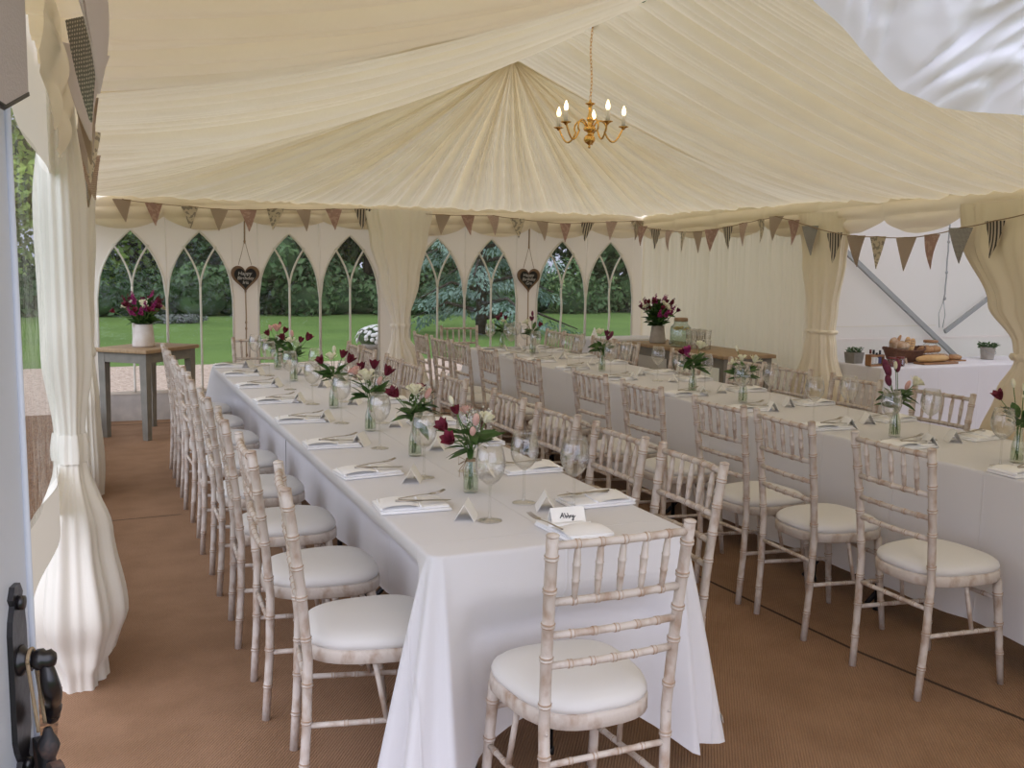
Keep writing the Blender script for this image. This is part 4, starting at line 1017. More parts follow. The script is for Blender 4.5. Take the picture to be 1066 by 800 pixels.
def big_bouquet(base, seed, label, W=.17, H=.30, vh=.17):
    rg = random.Random(seed); rc = []
    for k in range(16):
        a = k * 2.4; q = (.35, .62, .85, 1.0)[k % 4]; rc.append(('spike', MG if k % 4 != 1 else MR, W * .80 * q * cos(a), W * .80 * q * sin(a), vh + H * (.62 - .30 * q * q + .12 * rg.random()), .125))
    for k in range(9):
        a = k * 2.1 + .5; q = rg.uniform(.25, .85); rc.append(('rose', WP, W * q * cos(a), W * q * sin(a) - .03, vh + H * (.75 - .35 * q * q), .032))
    for k in range(11):
        a = k * 1.7 + 1; q = rg.uniform(.4, 1.0); rc.append(('lily', (MR, PU, MR)[k % 3], W * q * cos(a), W * q * sin(a), vh + H * (.85 - .42 * q * q), .040))
    return posy(base, vh + H * .75, rc, seed, W, 'flower_bouquet', label, None, stem_r=.003, leafn=150, leaf_len=.14, vase_h=vh, gyp=False, leafw=.019)

# ------------------------------------------------------------------ wooden side tables
def farm_table(loc, rz, w, l, h, label):
    t = thing('side_table', label, 'table', loc, rz)
    MB().box((0, 0, h - .016), (w, l, .032), bev=.005).build('table_top', 'oak', t)
    a = MB(); ov = .03; ah = .085
    for s in (-1, 1):
        a.box((s * (w / 2 - ov - .012), 0, h - .032 - ah / 2), (.022, l - 2 * ov - .06, ah)); a.box((0, s * (l / 2 - ov - .012), h - .032 - ah / 2), (w - 2 * ov - .06, .022, ah))
    a.build('apron', 'grey_paint', t)
    for sx in (-1, 1):
        for sy in (-1, 1):
            m = MB(); x = sx * (w / 2 - ov - .03); y = sy * (l / 2 - ov - .03); q0, q1 = .033, .026
            vs = [(x + i * q, y + j * q, z) for z, q in ((h - .032, q0), (h - .15, q0), (0, q1)) for i, j in ((-1, -1), (1, -1), (1, 1), (-1, 1))]
            fs = [(k * 4 + i, k * 4 + (i + 1) % 4, k * 4 + 4 + (i + 1) % 4, k * 4 + 4 + i) for k in (0, 1) for i in range(4)] + [(8, 9, 10, 11), (3, 2, 1, 0)]
            m.add(vs, [tuple(reversed(f)) for f in fs], False); m.build('leg', 'grey_paint', t)
    return t
e1 = V3((.66, .75, 0)); e2 = V3((-.75, .66, 0)); nc = V3((.40, 8.56, 0))
sc = nc + e1 * .36 + e2 * .27
ST = farm_table(sc, atan2(.75, .66), .72, .54, .77, 'square oak topped side table with grey legs by the left arched windows')
jx, jy = .40, 8.93
jug = thing('enamel_jug', 'cream jug of flowers on the oak side table in the left corner', 'jug', (jx, jy, .7705))
MB().lathe([(0, .002), (.092, .002), (.094, .02), (.088, .08), (.080, .17), (.078, .192), (.082, .198), (.074, .196), (.074, .17), (.082, .08), (.086, .02), (0, .012)], 28).build('body', 'enamel', jug)
m = MB(); m.tube([(.080, 0, .17), (.118, 0, .165), (.128, 0, .12), (.118, 0, .07), (.088, 0, .06)], .008, 8); m.build('handle', 'enamel', jug, rot=(0, 0, 1.0))
big_bouquet((jx, jy, .772), 5, 'large magenta, maroon and cream bouquet in the jug on the oak side table', .225, .29, .17)

DT = farm_table((5.24, 7.72, 0), 0, .56, 1.66, .77, 'long oak topped drinks table with grey legs against the pleated wall')
zv = thing('zinc_vase', 'tapered weathered zinc vase of flowers on the drinks table', 'vase', (5.16, 8.28, .7705))
MB().lathe([(0, .002), (.078, .002), (.080, .010), (.073, .08), (.064, .15), (.062, .168), (.067, .172), (.059, .170), (.060, .15), (.068, .08), (.074, .012), (0, .010)], 26).build('body', 'zinc', zv)
m = MB()
for z in (.03, .14): m.tube([((.0775 - .09 * z) * cos(a), (.0775 - .09 * z) * sin(a), z) for a in [2 * pi * k / 24 for k in range(24)]], .003, 6, closed=True)
m.build('band', 'zinc', zv)
big_bouquet((5.16, 8.28, .775), 9, 'tall magenta and cream bouquet in the zinc vase on the drinks table', .20, .33, .15)
dp = thing('drinks_dispenser', 'round glass drinks dispenser with floating lemon slices and cork lid', 'dispenser', (5.14, 7.84, .7705))
MB().lathe([(0, .004), (.105, .004), (.118, .02), (.12, .05), (.12, .19), (.112, .225), (.085, .25), (.078, .262), (.078, .285), (.082, .29), (.074, .288), (.073, .262), (.080, .248), (.106, .222), (.114, .19), (.114, .02), (0, .012)], 30).build('jar', 'jar_blue', dp)
MB().lathe([(0, .014), (.111, .016), (.1125, .188), (.104, .218), (0, .218)], 26).build('drink', 'water', dp)
MB().lathe([(0, .284), (.072, .284), (.078, .292), (.078, .318), (.070, .326), (0, .327)], 24).build('lid', 'cork', dp)
m = MB()
for k in range(11):
    a = k * 2.4; q = .045 + .05 * ((k * 7) % 3) / 2
    m.lathe([(0, -.003), (.030, -.003), (.033, 0), (.030, .003), (0, .003)], 12, Matrix.Translation((q * cos(a), q * sin(a), .196 + .005 * (k % 4))) @ Matrix.Rotation(.5 * sin(k * 3), 4, 'X') @ Matrix.Rotation(.6 * cos(k), 4, 'Y'))
m.build('lemon_slices', 'lemon', dp)
m = MB(); m.tube([(-.118, 0, .045), (-.150, 0, .045)], .010, 10); m.tube([(-.143, 0, .06), (-.143, 0, .025)], .008, 8); m.box((-.143, 0, .068), (.012, .034, .010), bev=.003); m.build('tap', 'alu', dp); dp.scale = (.84,) * 3
tb = MB().lathe([(0, .002), (.030, .002), (.036, .09), (.0345, .09), (.029, .008), (0, .008)], 16).build('tumbler', 'glass')
k = 0
for lay in range(2):
    for j in range(3):
        for q in range(2):
            o = tb if k == 0 else tb.copy()
            if k: COL.objects.link(o)
            o.location = (5.10 + .085 * q, 7.46 + .085 * j, .771 + lay * .0915); k += 1
            tag(o, '%s %s-row tumbler, %s from near end, stacked beside the dispenser' % (('lower', 'upper')[lay], ('front', 'back')[q], ('first', 'second', 'third')[j]), 'glass', 'clear tumblers stacked by the drinks dispenser')
wt = thing('trestle_table', 'small folding table hidden under the white cloth in the right corner', 'table', (5.25, 9.17, 0))
MB().box((0, 0, .732), (.92, .46, .022), bev=.003).build('table_top', 'oak', wt)
for sx in (-1, 1):
    for sy in (-1, 1): m = MB(); m.tube([(sx * .40, sy * .19, 0), (sx * .40, sy * .19, .722)], .012, 8); m.build('leg', 'black', wt)
cloth('tablecloth', (4.78, 5.70, 8.93, 9.41), .755, (.05, .05, .05, .05), lambda sd, q, z: 0, 'bluish white cloth on the small corner table by the right windows', (.04,) * 4, (.04,) * 4, 8)
jg = thing('water_jug', 'small white folded cloth peak on the corner table', 'napkin', (4.90, 9.12, .7565))
MB().grid(lambda u, v: (.05 * (1 - v) * cos(u * 2 * pi) * (1 + .2 * sin(4 * u * 2 * pi)), .04 * (1 - v) * sin(u * 2 * pi), .12 * v), 24, 6, closed=True).build('cloth_peak', 'napkin', jg)
jg.name = 'folded_napkin'

# ------------------------------------------------------------------ buffet table with bread
BZ = .735; BT = (5.85, 7.95, 5.95, 6.58)
bt = thing('trestle_table', 'long folding table under the white bread table cloth', 'table', (6.90, 6.265, 0))
MB().box((0, 0, BZ - .024), (1.90, .56, .022), bev=.003).build('table_top', 'oak', bt)
for sx in (-1, 1):
    for sy in (-1, 1): m = MB(); m.tube([(sx * .80, sy * .22, 0), (sx * .80, sy * .22, BZ - .035)], .013, 8); m.build('leg', 'black', bt)
cloth('tablecloth', BT, BZ, (.10, .10, .10, .12), lambda sd, q, z: 0, 'white cloth on the bread table beyond the opening on the right', (.05,) * 4, (.07,) * 4, 12)
Z1 = BZ + .0005
def herb_into(m, r, h, n, seed, size=.03):
    rg = random.Random(seed)
    for k in range(n):
        a = rg.uniform(0, 6.28); q = r * sqrt(rg.random()); el = rg.uniform(.1, 1.2)
        leaf_into(m, (q * cos(a), q * sin(a), rg.uniform(0, h)), (cos(a), sin(a), el), size * rg.uniform(.6, 1.3), size * .28, .2, rg.uniform(-1, 1))
# square dark planter
t = thing('herb_planter', 'square dark grey planter of green herbs, leftmost on the bread table', 'planter', (5.925, 6.38, Z1), .05); t.scale = (.74,) * 3
m = MB(); s0, s1, hh = .066, .078, .125
vs = [(i * q, j * q, z) for z, q in ((0, s0), (hh, s1), (hh, s1 - .008), (hh - .015, s1 - .009)) for i, j in ((-1, -1), (1, -1), (1, 1), (-1, 1))]
m.add(vs, [(3, 2, 1, 0)] + [(k * 4 + i, k * 4 + (i + 1) % 4, k * 4 + 4 + (i + 1) % 4, k * 4 + 4 + i) for k in range(3) for i in range(4)], False); m.build('pot', 'grey_paint', t)
MB().box((0, 0, hh - .012), (.138, .138, .008)).build('soil', 'soil', t)
m = MB(); herb_into(m, .075, .055, 150, 3); 
for v in range(len(m.v)): m.v[v] = (m.v[v][0], m.v[v][1], m.v[v][2] + hh - .01)
m.build('herbs', 'herb', t)
# condiment crate with bottles
cx, cy = 5.915, 6.13; CS = .74
t = thing('condiment_crate', 'low wooden crate holding small white labelled bottles on the bread table', 'crate', (cx, cy, Z1), .04); t.scale = (CS,) * 3
m = MB(); m.box((0, 0, .010), (.19, .085, .018), bev=.002); m.box((0, -.042, .0), (.0001, .0001, .0001)); m.build('base', 'board', t)
m = MB(); m.box((0, -.040, .118), (.20, .008, .022)); m.box((0, .040, .118), (.20, .008, .022)); m.box((-.097, 0, .118), (.008, .08, .022)); m.box((.097, 0, .118), (.008, .08, .022)); m.build('rail', 'board', t)
for sx in (-1, 1): MB().box((sx * .097, 0, .062), (.010, .084, .095)).build('end_panel', 'board', t)
for k, (mc, lb, mm) in enumerate((('red_cap', 'white labelled sauce bottle with dark red cap, leftmost in the crate', 'label_white'), ('black', 'white labelled sauce bottle with black cap, second in the crate', 'label_white'), ('black', 'short black capped sauce bottle, third in the crate', 'label_white'), ('black', 'blue labelled bottle at the right end of the crate', 'blue_label'))):
    hb = (.155, .150, .120, .145)[k]
    b = thing('sauce_bottle', lb, 'bottle', (cx + CS * (-.069 + .046 * k), cy, Z1 + .0195 * CS), 0, 'bottles in the wooden crate'); b.scale = (CS,) * 3
    MB().lathe([(0, .001), (.019, .001), (.020, .006), (.020, hb * .62), (.012, hb * .74), (.010, hb * .80), (0, hb * .80)], 16).build('bottle', 'green_glass', b)
    MB().lathe([(.0204, .012), (.0204, hb * .58)], 16).build('paper_label', mm, b)
    MB().lathe([(0, hb * .78), (.0125, hb * .78), (.0125, hb * 1.08), (0, hb * 1.08)], 14).build('cap', mc, b)
for k, (x, y, lb) in enumerate(((6.03, 6.06, 'squat red jam jar with a hanging tag beside the crate'), (6.13, 6.07, 'squat red jam jar with a tag in front of the bread basket'))):
    t = thing('jam_jar', lb, 'jar', (x, y, Z1), 0, 'red jam jars on the bread table'); t.scale = (.82,) * 3
    MB().lathe([(0, .001), (.042, .001), (.046, .008), (.046, .062), (.040, .070), (0, .070)], 20).build('jam', 'jam', t)
    MB().lathe([(.047, .004), (.0475, .066), (.041, .076), (.041, .090), (.0395, .090), (.0395, .075)], 20).build('jar', 'glass', t)
    MB().lathe([(.043, .078), (.043, .094), (0, .096)], 18).build('lid', 'red_cap', t)
    m = MB(); m.box((0, 0, 0), (.022, .002, .058), Matrix.Rotation(-.35, 4, 'Y')); m.build('tag', 'tag', t, (.036, -.046, .055))
BO = V3((6.60, 6.30, Z1)); BS = .70; BN = V3((6.44, 6.34, Z1))
def loaf(loc, r, rz, mt, label, tilt=(0, 0), kind='bread_loaf', slashes=3, lump=.03, group='loaves and rolls on the bread table', end=1.):
    loc = BN + (V3(loc) - BO) * BS; loc.z += (loc.z - Z1) * (.25 if loc.z > Z1 + .07 else 0); r = [q * BS for q in r]
    t = thing(kind, label, 'bread', loc, rz, group); R = Matrix.Rotation(tilt[0], 4, 'X') @ Matrix.Rotation(tilt[1], 4, 'Y')
    m = MB()
    def fn(u, v):
        th = u * 2 * pi; la = (v - .5) * pi; c = cos(la) ** .75; s = sin(la)
        x = (abs(s) ** .8) * (1 if s > 0 else -1) * r[0]; k = 1 + lump * sin(4 * th + 3 * s * 2)
        z = sin(th) * r[2] * c * k; z = z if z > -r[2] * .75 else -r[2] * .75
        return R @ V3((x, cos(th) * r[1] * c * k, z))
    m.grid(fn, 18, 16, closed=True); m.build('crust', mt, t)
    q = MB()
    for k in range(slashes):
        x = r[0] * (-.55 + 1.1 * (k + .5) / max(1, slashes)); pts = []
        for j in range(7):
            a = pi * (.25 + .5 * j / 6); e = sqrt(max(0, 1 - (x / r[0]) ** 2)) ** .75
            pts.append(R @ V3((x + .25 * r[1] * (j - 3) / 3, cos(a) * r[1] * e, sin(a) * r[2] * e * 1.01)))
        q.tube(pts, .006, 6)
    if slashes: q.build('score_marks', 'flour', t)
    return t
# wicker basket
bk = thing('bread_basket', 'wide brown wicker bread basket with loaves in it', 'basket', BN, 0); bk.scale = (BS, BS, BS * 1.25)
m = MB()
def bas(u, v):
    a = u * 2 * pi; w = 1 + .012 * sin(a * 40 + (pi if int(v * 11) % 2 else 0)); k = lerp(.72, 1.0, v ** .8)
    return (.30 * k * cos(a) * w, .17 * k * sin(a) * w, .002 + .115 * v + .03 * v * abs(cos(a)) ** 3)
m.grid(bas, 160, 11, closed=True); m.grid(lambda u, v: (bas(u, v)[0] * .95, bas(u, v)[1] * .95, bas(u, v)[2]), 80, 6, closed=True); m.build('basket', 'wicker', bk)
m = MB(); m.lathe([(0, .006), (.72, .006)], 40, Matrix.Diagonal((.30, .17, 1, 1))); m.build('base', 'wicker', bk)
m = MB()
for f in (0, 1): m.tube([(.303 * cos(a), .173 * sin(a), .118 + .03 * abs(cos(a)) ** 3 + .005 * sin(16 * a + pi * f)) for a in [2 * pi * k / 90 for k in range(90)]], .008, 6, closed=True)
m.build('rim', 'wicker', bk)
loaf((6.46, 6.33, Z1 + .165), (.095, .052, .09), .5, 'flour', 'round floury loaf standing upright at the left of the basket', (0, 1.2), slashes=2)
loaf((6.56, 6.30, Z1 + .155), (.11, .075, .060), .2, 'flour', 'domed floury loaf with a split top in the middle of the basket', (.1, 0), slashes=1)
loaf((6.68, 6.33, Z1 + .175), (.105, .036, .034), .7, 'bread_pale', 'pale baton standing up at a slant in the basket', (0, -.9), slashes=3)
loaf((6.735, 6.31, Z1 + .165), (.10, .036, .034), .6, 'bread_pale', 'second pale baton leaning at the right of the basket', (0, -.85), slashes=3)
loaf((6.59, 6.40, Z1 + .20), (.11, .022, .022), .4, 'bread', 'thin brown breadstick pointing up behind the round loaf', (0, -.7), slashes=0)
gj = thing('glass_jar', 'large glass jar with a wooden lid behind the bread rolls', 'jar', (6.86, 6.45, Z1)); gj.scale = (.72,) * 3
MB().lathe([(0, .002), (.085, .002), (.10, .02), (.105, .12), (.09, .18), (.07, .20), (.07, .215), (.066, .20), (.086, .178), (.10, .12), (.095, .02), (0, .01)], 24).build('jar', 'glass', gj)
MB().lathe([(0, .212), (.085, .212), (.088, .22), (.088, .236), (.08, .242), (0, .243)], 24).build('lid', 'board', gj)
# boards and loaves in front
bd = MB().box((0, 0, .012), (.56, .17, .024), bev=.004).build('bread_board', 'board', None, BN + (V3((6.68, 6.03, Z1)) - BO) * BS + V3((.10, -.02, 0))); bd.scale = (BS,) * 3; tag(bd, 'flat wooden bread board along the front edge of the bread table', 'board')
loaf((6.76, 6.00, Z1 + .065), (.26, .058, .046), .02, 'bread_pale', 'long golden loaf lying on the front bread board', slashes=0, lump=.015)
rg = random.Random(4)
for k, (x, y, z, s, lb) in enumerate(((6.88, 6.21, .05, .075, 'brown crusty roll at the left of the pile behind the long loaf'), (7.00, 6.20, .05, .075, 'brown crusty roll in the front middle of the pile'), (7.12, 6.20, .05, .072, 'brown crusty roll at the right front of the pile'), (6.93, 6.28, .115, .085, 'large brown crusty loaf on top of the pile, left one'), (7.05, 6.27, .115, .08, 'large brown crusty loaf on top of the pile, right one'), (7.22, 6.24, .045, .065, 'brown crusty roll at the far right of the pile'))):
    loaf((x, y, Z1 + z), (s * 1.15, s * .8, s * .62), rg.uniform(-.6, .6), 'bread', lb, (rg.uniform(-.2, .2), rg.uniform(-.2, .2)), slashes=2, lump=.06)
pb = MB().box((0, 0, .009), (.24, .15, .018), bev=.004).build('bread_board', 'board', None, BN + (V3((7.38, 6.23, Z1)) - BO) * BS); pb.scale = (BS,) * 3; tag(pb, 'small wooden board with a flat loaf beside the zinc bucket', 'board')
loaf((7.37, 6.23, Z1 + .044), (.11, .06, .034), 0, 'bread', 'flat dark loaf on the small board beside the zinc bucket', slashes=2)
zb = thing('herb_bucket', 'small zinc bucket of green herbs at the right of the bread table', 'bucket', (7.43, 6.33, Z1)); zb.scale = (.80,) * 3
MB().lathe([(0, .002), (.066, .002), (.068, .008), (.082, .135), (.086, .14), (.080, .139), (.066, .012), (0, .01)], 24).build('bucket', 'zinc', zb)
m = MB(); m.tube([(.083 * cos(a), -.083 * abs(sin(a)) * .99 - .004, .12 - .060 * sin(a)) for a in [pi * k / 12 for k in range(13)]], .003, 6); m.build('handle', 'alu', zb)
MB().lathe([(0, .122), (.078, .122)], 20).build('soil', 'soil', zb)
m = MB(); herb_into(m, .09, .055, 170, 8, .038)
for v in range(len(m.v)): m.v[v] = (m.v[v][0], m.v[v][1], m.v[v][2] + .122)
m.build('herbs', 'herb', zb)

# ------------------------------------------------------------------ chandelier
cz = 2.262; cx_, cy_ = 2.885, 5.5
ch = thing('chandelier', 'five-arm brass chandelier with lit candle bulbs hanging from the tent ridge', 'chandelier', (cx_, cy_, cz))
m = MB(); m.lathe([(0, -.012), (.006, -.010), (.009, 0), (.005, .006), (.010, .012), (.026, .022), (.036, .036), (.036, .052), (.026, .066), (.012, .074), (.014, .084), (.022, .09), (.036, .096), (.040, .108), (.030, .124), (.016, .134), (.012, .148), (.019, .160), (.022, .170), (.014, .186), (.009, .21), (.011, .24), (.016, .252), (.030, .258), (.032, .262), (.010, .268), (.006, .285), (0, .288)], 22)
m.build('body', 'brass', ch)
m = MB(); top = ZR - .03 - cz
zc = .285; k = 0
while zc < top:
    B = Matrix.Translation((.006 * sin(k * .35), 0, zc + .012)) @ Matrix.Rotation(pi / 2 * (k % 2), 4, 'Z')
    m.tube([B @ V3((.0062 * cos(a), 0, .0145 * sin(a))) for a in [2 * pi * j / 10 for j in range(10)]], .0018, 5, closed=True); zc += .0215; k += 1
m.build('chain', 'brass', ch)
MB().lathe([(0, top + .02), (.026, top + .015), (.030, top + .004), (.018, top - .008), (.006, top - .014), (0, top - .014)], 20).build('ceiling_rose', 'brass', ch)
for k in range(5):
    a0 = radians(200) + 2 * pi * k / 5; R = Matrix.Rotation(a0, 4, 'Z'); m = MB()
    pts = []
    for j in range(26):
        t = j / 25
        if t < .4:
            s_ = t / .4; an = pi * (.95 - 1.25 * s_); x = .062 + .034 * cos(an) + .012 * s_; z = .118 + .036 * sin(an) * 1.1
        else:
            s_ = (t - .4) / .6; x = lerp(.094, .215, s_ ** .9); z = .095 - .062 * sin(pi * s_ ** .85) + .035 * s_ ** 3 - .004
        pts.append((x, 0, z))
    m.tube([R @ V3(p) for p in pts], .0058, 8); arm = m.build('arm', 'brass', ch)
    B = R @ Matrix.Translation((.215, 0, .118))
    MB().lathe([(0, -.012), (.008, -.008), (.012, 0), (.030, .006), (.033, .010), (.028, .009), (.012, .006), (.012, .012), (0, .012)], 18, B).build('drip_pan', 'brass', arm)
    MB().lathe([(0, .010), (.0125, .010), (.0125, .075), (.010, .078), (0, .078)], 14, B).build('candle_sleeve', 'candle', arm)
    MB().lathe([(.007, .078), (.0125, .090), (.0135, .100), (.009, .118), (.003, .134), (0, .138)], 14, B).build('bulb', 'bulb', arm)

# ------------------------------------------------------------------ chalkboard hearts on the back wall
def heart(x, z, words_, label):
    y = YB - .045
    t = thing('heart_chalkboard', label, 'sign', (x, y, z - .14))
    poly = []
    for k in range(48):
        a = 2 * pi * k / 48; poly.append((16 * sin(a) ** 3 / 16, (13 * cos(a) - 5 * cos(2 * a) - 2 * cos(3 * a) - cos(4 * a)) / 15))
    B = Matrix.Translation((0, 0, .14)) @ Matrix.Rotation(pi / 2, 4, 'X')
    S = .135
    m = MB(); n = len(poly); vs = []
    lv = ((1.0, -.012), (1.0, .006), (.96, .012), (.83, .012), (.78, .007))
    for k, d in lv: vs += [(px * S * k, (py + .12) * S * k - .12 * S, d) for px, py in poly]
    m.add(vs, [(i * n + j, i * n + (j + 1) % n, (i + 1) * n + (j + 1) % n, (i + 1) * n + j) for i in range(4) for j in range(n)] + [tuple(range(n - 1, -1, -1))], True, B); m.sm[-1] = False
    m.build('frame', 'heart_wood', t)
    m = MB(); m.prism([(px * S * .79, (py + .12) * S * .79 - .12 * S) for px, py in poly], -.004, .0065, B); bdo = m.build('board', 'chalk_board', t)
    txt = MB()
    for i, (w, sz, dx, dz) in enumerate(words_):
        cu = bpy.data.curves.new('chalk_text', 'FONT'); cu.body = w; cu.size = sz; cu.align_x = 'CENTER'; cu.shear = .15; cu.extrude = .0004
        o = bpy.data.objects.new('chalk_text', cu); COL.objects.link(o); dg = bpy.context.evaluated_depsgraph_get(); dg.update()
        me = bpy.data.meshes.new_from_object(o.evaluated_get(dg))
        txt.add([B @ (V3((v.co.x + dx, v.co.y + dz, v.co.z + .0076))) for v in me.vertices], [tuple(p.vertices) for p in me.polygons], False)
        bpy.data.objects.remove(o); bpy.data.meshes.remove(me)
    txt.build('chalk_writing', 'chalk', bdo)
    m = MB()
    for s in (-1, 1): m.tube([(s * .062, .004, .14 + .115), (s * .030, .003, .14 + .23), (s * .006, .002, .14 + .33)], .0028, 6)
    m.tube([(0, .004, .14 + .32), (.002, .004, .14 + .55)], .008, 6); m.blob((0, .003, .14 + .34), (.011, .009, .02), 8, 6)
    m.tube([(0, .006, .02), (.003, .008, -.25), (-.002, .008, -.6), (0, .008, -.86)], .0065, 6)
    for zz_ in (.0, -.30, -.36, -.62): m.blob((0, .004, zz_), (.011, .009, .016), 8, 6)
    m.build('hanging_rope', 'rope', t)
heart(1.375, 1.365, [('Happy', .050, -.005, .018), ('Birthday', .046, .0, -.026), ('Iris', .046, .0, -.068)], 'left chalkboard heart with a wooden rim hanging between arched windows')
heart(4.385, 1.372, [('Happy', .050, -.005, .022), ('Birthday', .046, .0, -.022), ('Gra', .046, .0, -.064)], 'right chalkboard heart with a wooden rim hanging between arched windows')

# ------------------------------------------------------------------ outside: flower pot, lavender, trees
pt = thing('flower_pot', 'grey pot of white daisies outside the window near the middle curtain', 'pot', (2.93, 10.55, -.02))
MB().lathe([(0, .30), (.11, .30), (.17, .60), (.185, .61), (.185, .645), (.16, .64), (.15, .60), (0, .60)], 24).build('pot', 'zinc', pt)
m = MB()
for sx in (-1, 1):
    for sy in (-1, 1): m.box((sx * .14, sy * .14, .14), (.03, .03, .28))
m.box((0, 0, .285), (.36, .36, .025)); m.build('stand', 'tape', pt)
m = MB(); m.blob((0, 0, .70), (.21, .21, .12), 18, 10, None, .05, 3); 
herb_ = MB(); m.build('leaves', 'herb', pt)
m = MB(); rg = random.Random(12)
for k in range(150):
    a = rg.uniform(0, 6.28); la = rg.uniform(-.25, 1.5); c = V3((.25 * cos(la) * cos(a), .25 * cos(la) * sin(a), .70 + .15 * sin(la))); d = V3((cos(la) * cos(a), cos(la) * sin(a), sin(la) + .3)).normalized()
    B = Matrix.Translation(c) @ d.to_track_quat('Z', 'Y').to_matrix().to_4x4(); m.lathe([(0, .006), (.012, .004), (.026, 0), (.024, -.003)], 8, B)
o = m.build('daisies', 'daisy', pt); o['kind'] = 'stuff'
def leaf_mass(m, c, r, n, size, seed, flatten=1.0, shell=.55):
    rg = random.Random(seed)
    for k in range(n):
        while True:
            p = V3((rg.uniform(-1, 1), rg.uniform(-1, 1), rg.uniform(-1, 1)))
            if shell < p.length < 1: break
        q = p.normalized(); c0 = V3((c[0] + p.x * r[0], c[1] + p.y * r[1], c[2] + p.z * r[2]))
        ax = (q + V3((rg.uniform(-1, 1), rg.uniform(-1, 1), rg.uniform(-.6, 1))) * .9).normalized(); a = ax.orthogonal().normalized(); b = ax.cross(a); s = size * rg.uniform(.6, 1.3); an = rg.uniform(0, 6.28)
        a, b = a * cos(an) + b * sin(an), b * cos(an) - a * sin(an)
        m.add([c0 - a * s, c0 - b * s * .5 + ax * s * .1, c0 + a * s, c0 + b * s * .5 + ax * s * .1], [(0, 1, 2, 3)], False)
def make_tree(nm, mt, seed, H, Wd):
    rg = random.Random(seed); t = thing(nm, 'x', 'tree')
    m = MB(); m.tube([(0, 0, -.1), (.1, 0, H * .3), (0, .1, H * .6)], [.28, .2, .1], 10)
    for k in range(6): a = k * 2.2; m.tube([(0, 0, H * (.25 + .06 * k)), (Wd * .35 * cos(a), Wd * .35 * sin(a), H * (.42 + .06 * k))], [.1, .04], 6)
    m.build('trunk', 'trunk', t)
    lv = MB(); core = MB()
    for k in range(16):
        a = k * 2.4; h = H * (.10 + .85 * (k + .5) / 16); q = Wd * .55 * sqrt(max(.05, 1 - abs(h / H - .35) * 1.25)); rr_ = Wd * (.40 - .18 * h / H)
        c = (q * cos(a) * rg.uniform(.5, 1), q * sin(a) * rg.uniform(.5, 1), h)
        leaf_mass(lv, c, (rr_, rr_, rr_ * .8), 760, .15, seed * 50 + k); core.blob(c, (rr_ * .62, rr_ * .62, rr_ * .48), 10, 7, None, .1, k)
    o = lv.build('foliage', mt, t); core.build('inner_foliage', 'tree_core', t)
    return remember(t)
trA = make_tree('broadleaf_tree', 'tree_a', 3, 9.5, 4.4); trB = make_tree('dark_tree', 'tree_b', 5, 11, 4.8)
usedt = set()
def plant(src, loc, rz, s, label):
    if src.name in usedt: o = dup(src, loc, rz, label)
    else: o = src; usedt.add(src.name); o.location = loc; o.rotation_euler = (0, 0, rz); o['label'] = label
    o.scale = (s, s, s); o['group'] = 'trees beyond the lawn'
for k, (src, x, y, rz, s, lb) in enumerate(((trA, -3.5, 31, 0, .9, 'bright green tree beyond the lawn, leftmost through the first window'), (trA, 1.2, 33, 1.3, 1.0, 'bright green tree beyond the lawn behind the oak side table flowers'), (trB, 4.6, 31, 2.5, .85, 'dark green tree beyond the lawn behind the left heart board'), (trA, 6.6, 36, 4, 1.1, 'tall green tree far behind the left heart board'), (trB, 8.6, 32, .4, 1.0, 'dark tree beyond the lawn left of the middle curtain'), (trB, 12.4, 33, 1.9, 1.1, 'dark tree beyond the lawn directly behind the middle curtain'), (trB, 15.8, 34, 3.3, 1.0, 'dark tree beyond the lawn behind the bluish cedar'), (trB, 18.8, 31, 5, 1.05, 'dark tree beyond the lawn behind the right heart board'), (trB, 22.4, 32, .9, 1.1, 'dark tree beyond the lawn at the rightmost window'), (trA, -7.5, 27, 2, .8, 'green tree far outside the left wall of the tent'), (trB, -8, 17, 2.8, .7, 'dark tree outside the left wall of the tent'))):
    plant(src, (x, y, -.06), rz, s, lb)
# hedge under the trees
hg = thing('boundary_hedge', 'low green hedge along the far edge of the lawn below the trees', 'hedge', (8, 29.5, -.06))
m = MB(); c2 = MB()
for k in range(34):
    x = -13 + 26 * k / 33 * 1.25; leaf_mass(m, (x, .5 * sin(k * 2.1), .65 + .3 * sin(k * 1.7)), (1.0, .8, .85 + .25 * sin(k * 1.3)), 520, .11, 900 + k); c2.blob((x, .5 * sin(k * 2.1), .40), (.75, .4, .45), 10, 6)
m.build('foliage', 'tree_b', hg); c2.build('inner_foliage', 'tree_core', hg)
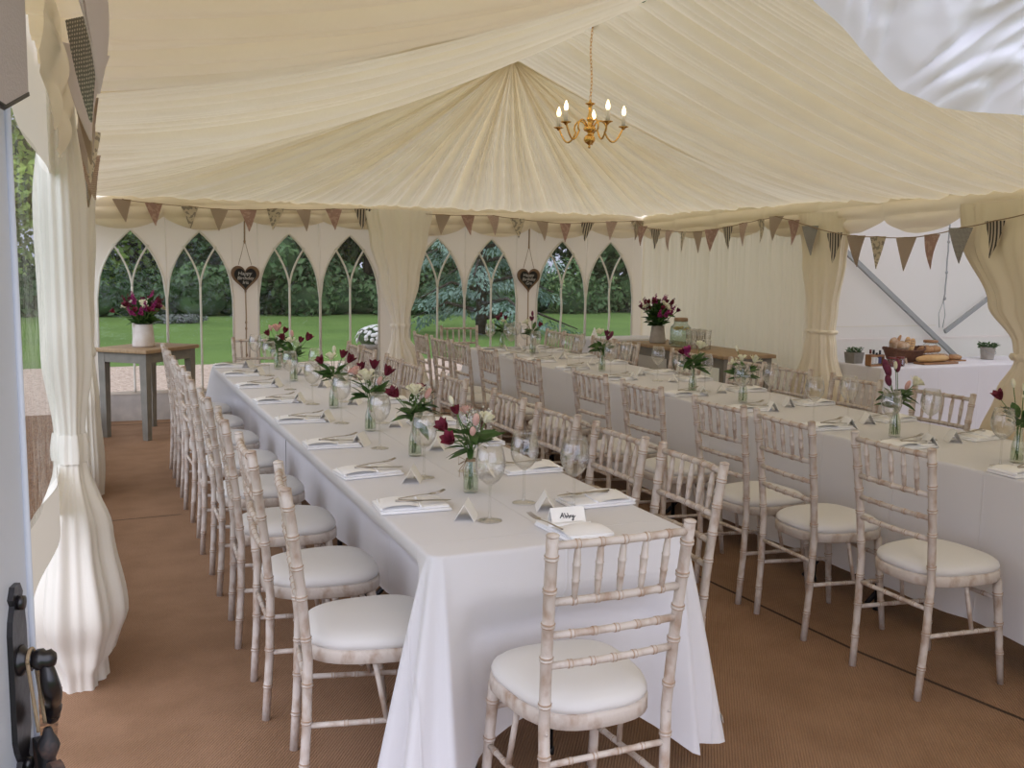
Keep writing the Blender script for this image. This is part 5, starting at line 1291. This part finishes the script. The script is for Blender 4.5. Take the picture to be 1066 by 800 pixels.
# bluish cedar
cd = thing('cedar_tree', 'bluish green cedar with drooping tiers seen through the centre right windows', 'tree', (8.1, 20.5, -.06))
m = MB(); m.tube([(0, 0, 0), (0, 0, 4), (.1, 0, 8)], [.13, .10, .04], 10); br = MB(); lv = MB(); rg = random.Random(77)
for k in range(44):
    h = .35 + 7.0 * (k / 44) ; a = k * 2.399; Lb = (2.5 - .26 * h) * rg.uniform(.7, 1.1)
    pts = [V3((0, 0, h)), V3((Lb * .5 * cos(a), Lb * .5 * sin(a), h + .18)), V3((Lb * cos(a), Lb * sin(a), h - .22 * Lb * .5))]
    br.tube(pts, [.05, .035, .012], 6)
    for j in range(9):
        f = .25 + .75 * j / 8; p = pts[0].lerp(pts[1], min(1, f * 2)) if f < .5 else pts[1].lerp(pts[2], f * 2 - 1)
        w = .46 * (1 - .4 * f)
        for q in range(46):
            an = rg.uniform(0, 6.28); r0 = w * sqrt(rg.random()); c0 = p + V3((r0 * cos(an), r0 * sin(an), -.25 * r0 - rg.uniform(0, .16)))
            d = V3((cos(an) + cos(a), sin(an) + sin(a), -.9 + rg.uniform(-.4, .5))).normalized(); sd = d.cross(zz).normalized() * .016; e = d * rg.uniform(.08, .17)
            lv.add([c0 - sd, c0 + e * .5 - sd * 1.4, c0 + e, c0 + e * .5 + sd * 1.4], [(0, 1, 2, 3)], False)
m.build('trunk', 'trunk', cd); br.build('branches', 'trunk', cd); lv.build('needles', 'cedar', cd)
lb_ = MB(); leaf_mass(lb_, (0, 0, .08), (.8, .4, .13), 1000, .045, 5, shell=.2)
tag(lb_.build('lavender_bed', 'lavender', None, (1.95, 26.0, -.06)), 'low greyish lavender patch on the lawn seen behind the oak side table', 'plant')

# ------------------------------------------------------------------ light
w = bpy.data.worlds.new('overcast'); SC.world = w; w.use_nodes = True
nt = w.node_tree; bg = nt.nodes['Background']; tc = nt.nodes.new('ShaderNodeTexCoord'); sx = nt.nodes.new('ShaderNodeSeparateXYZ'); rp = nt.nodes.new('ShaderNodeValToRGB')
nt.links.new(tc.outputs['Generated'], sx.inputs[0]); nt.links.new(sx.outputs['Z'], rp.inputs['Fac']); nt.links.new(rp.outputs['Color'], bg.inputs['Color'])
rp.color_ramp.elements[0].color = (.70, .73, .93, 1); rp.color_ramp.elements[1].color = (.95, .96, 1.09, 1); rp.color_ramp.elements[1].position = .7
vm = nt.nodes.new('ShaderNodeVectorMath'); vm.operation = 'DOT_PRODUCT'; vm.inputs[1].default_value = (-.50, -.80, .33)
nt.links.new(tc.outputs['Generated'], vm.inputs[0])
mr = nt.nodes.new('ShaderNodeMapRange'); mr.inputs['From Min'].default_value = 0; mr.inputs['From Max'].default_value = 1; mr.inputs['To Min'].default_value = 1.0; mr.inputs['To Max'].default_value = 3.6
nt.links.new(vm.outputs['Value'], mr.inputs['Value']); nt.links.new(mr.outputs[0], bg.inputs['Strength'])   # cloud is brightest behind the camera

SC.view_settings.view_transform = 'Standard'; SC.view_settings.look = 'None'; SC.view_settings.exposure = -.20; SC.view_settings.gamma = 1
SC.view_settings.use_curve_mapping = False
cy = SC.cycles
cy.use_denoising = True
cy.max_bounces = 10; cy.diffuse_bounces = 5; cy.glossy_bounces = 3; cy.transmission_bounces = 6; cy.transparent_max_bounces = 24
cy.caustics_reflective = False; cy.caustics_refractive = False; cy.sample_clamp_indirect = 6
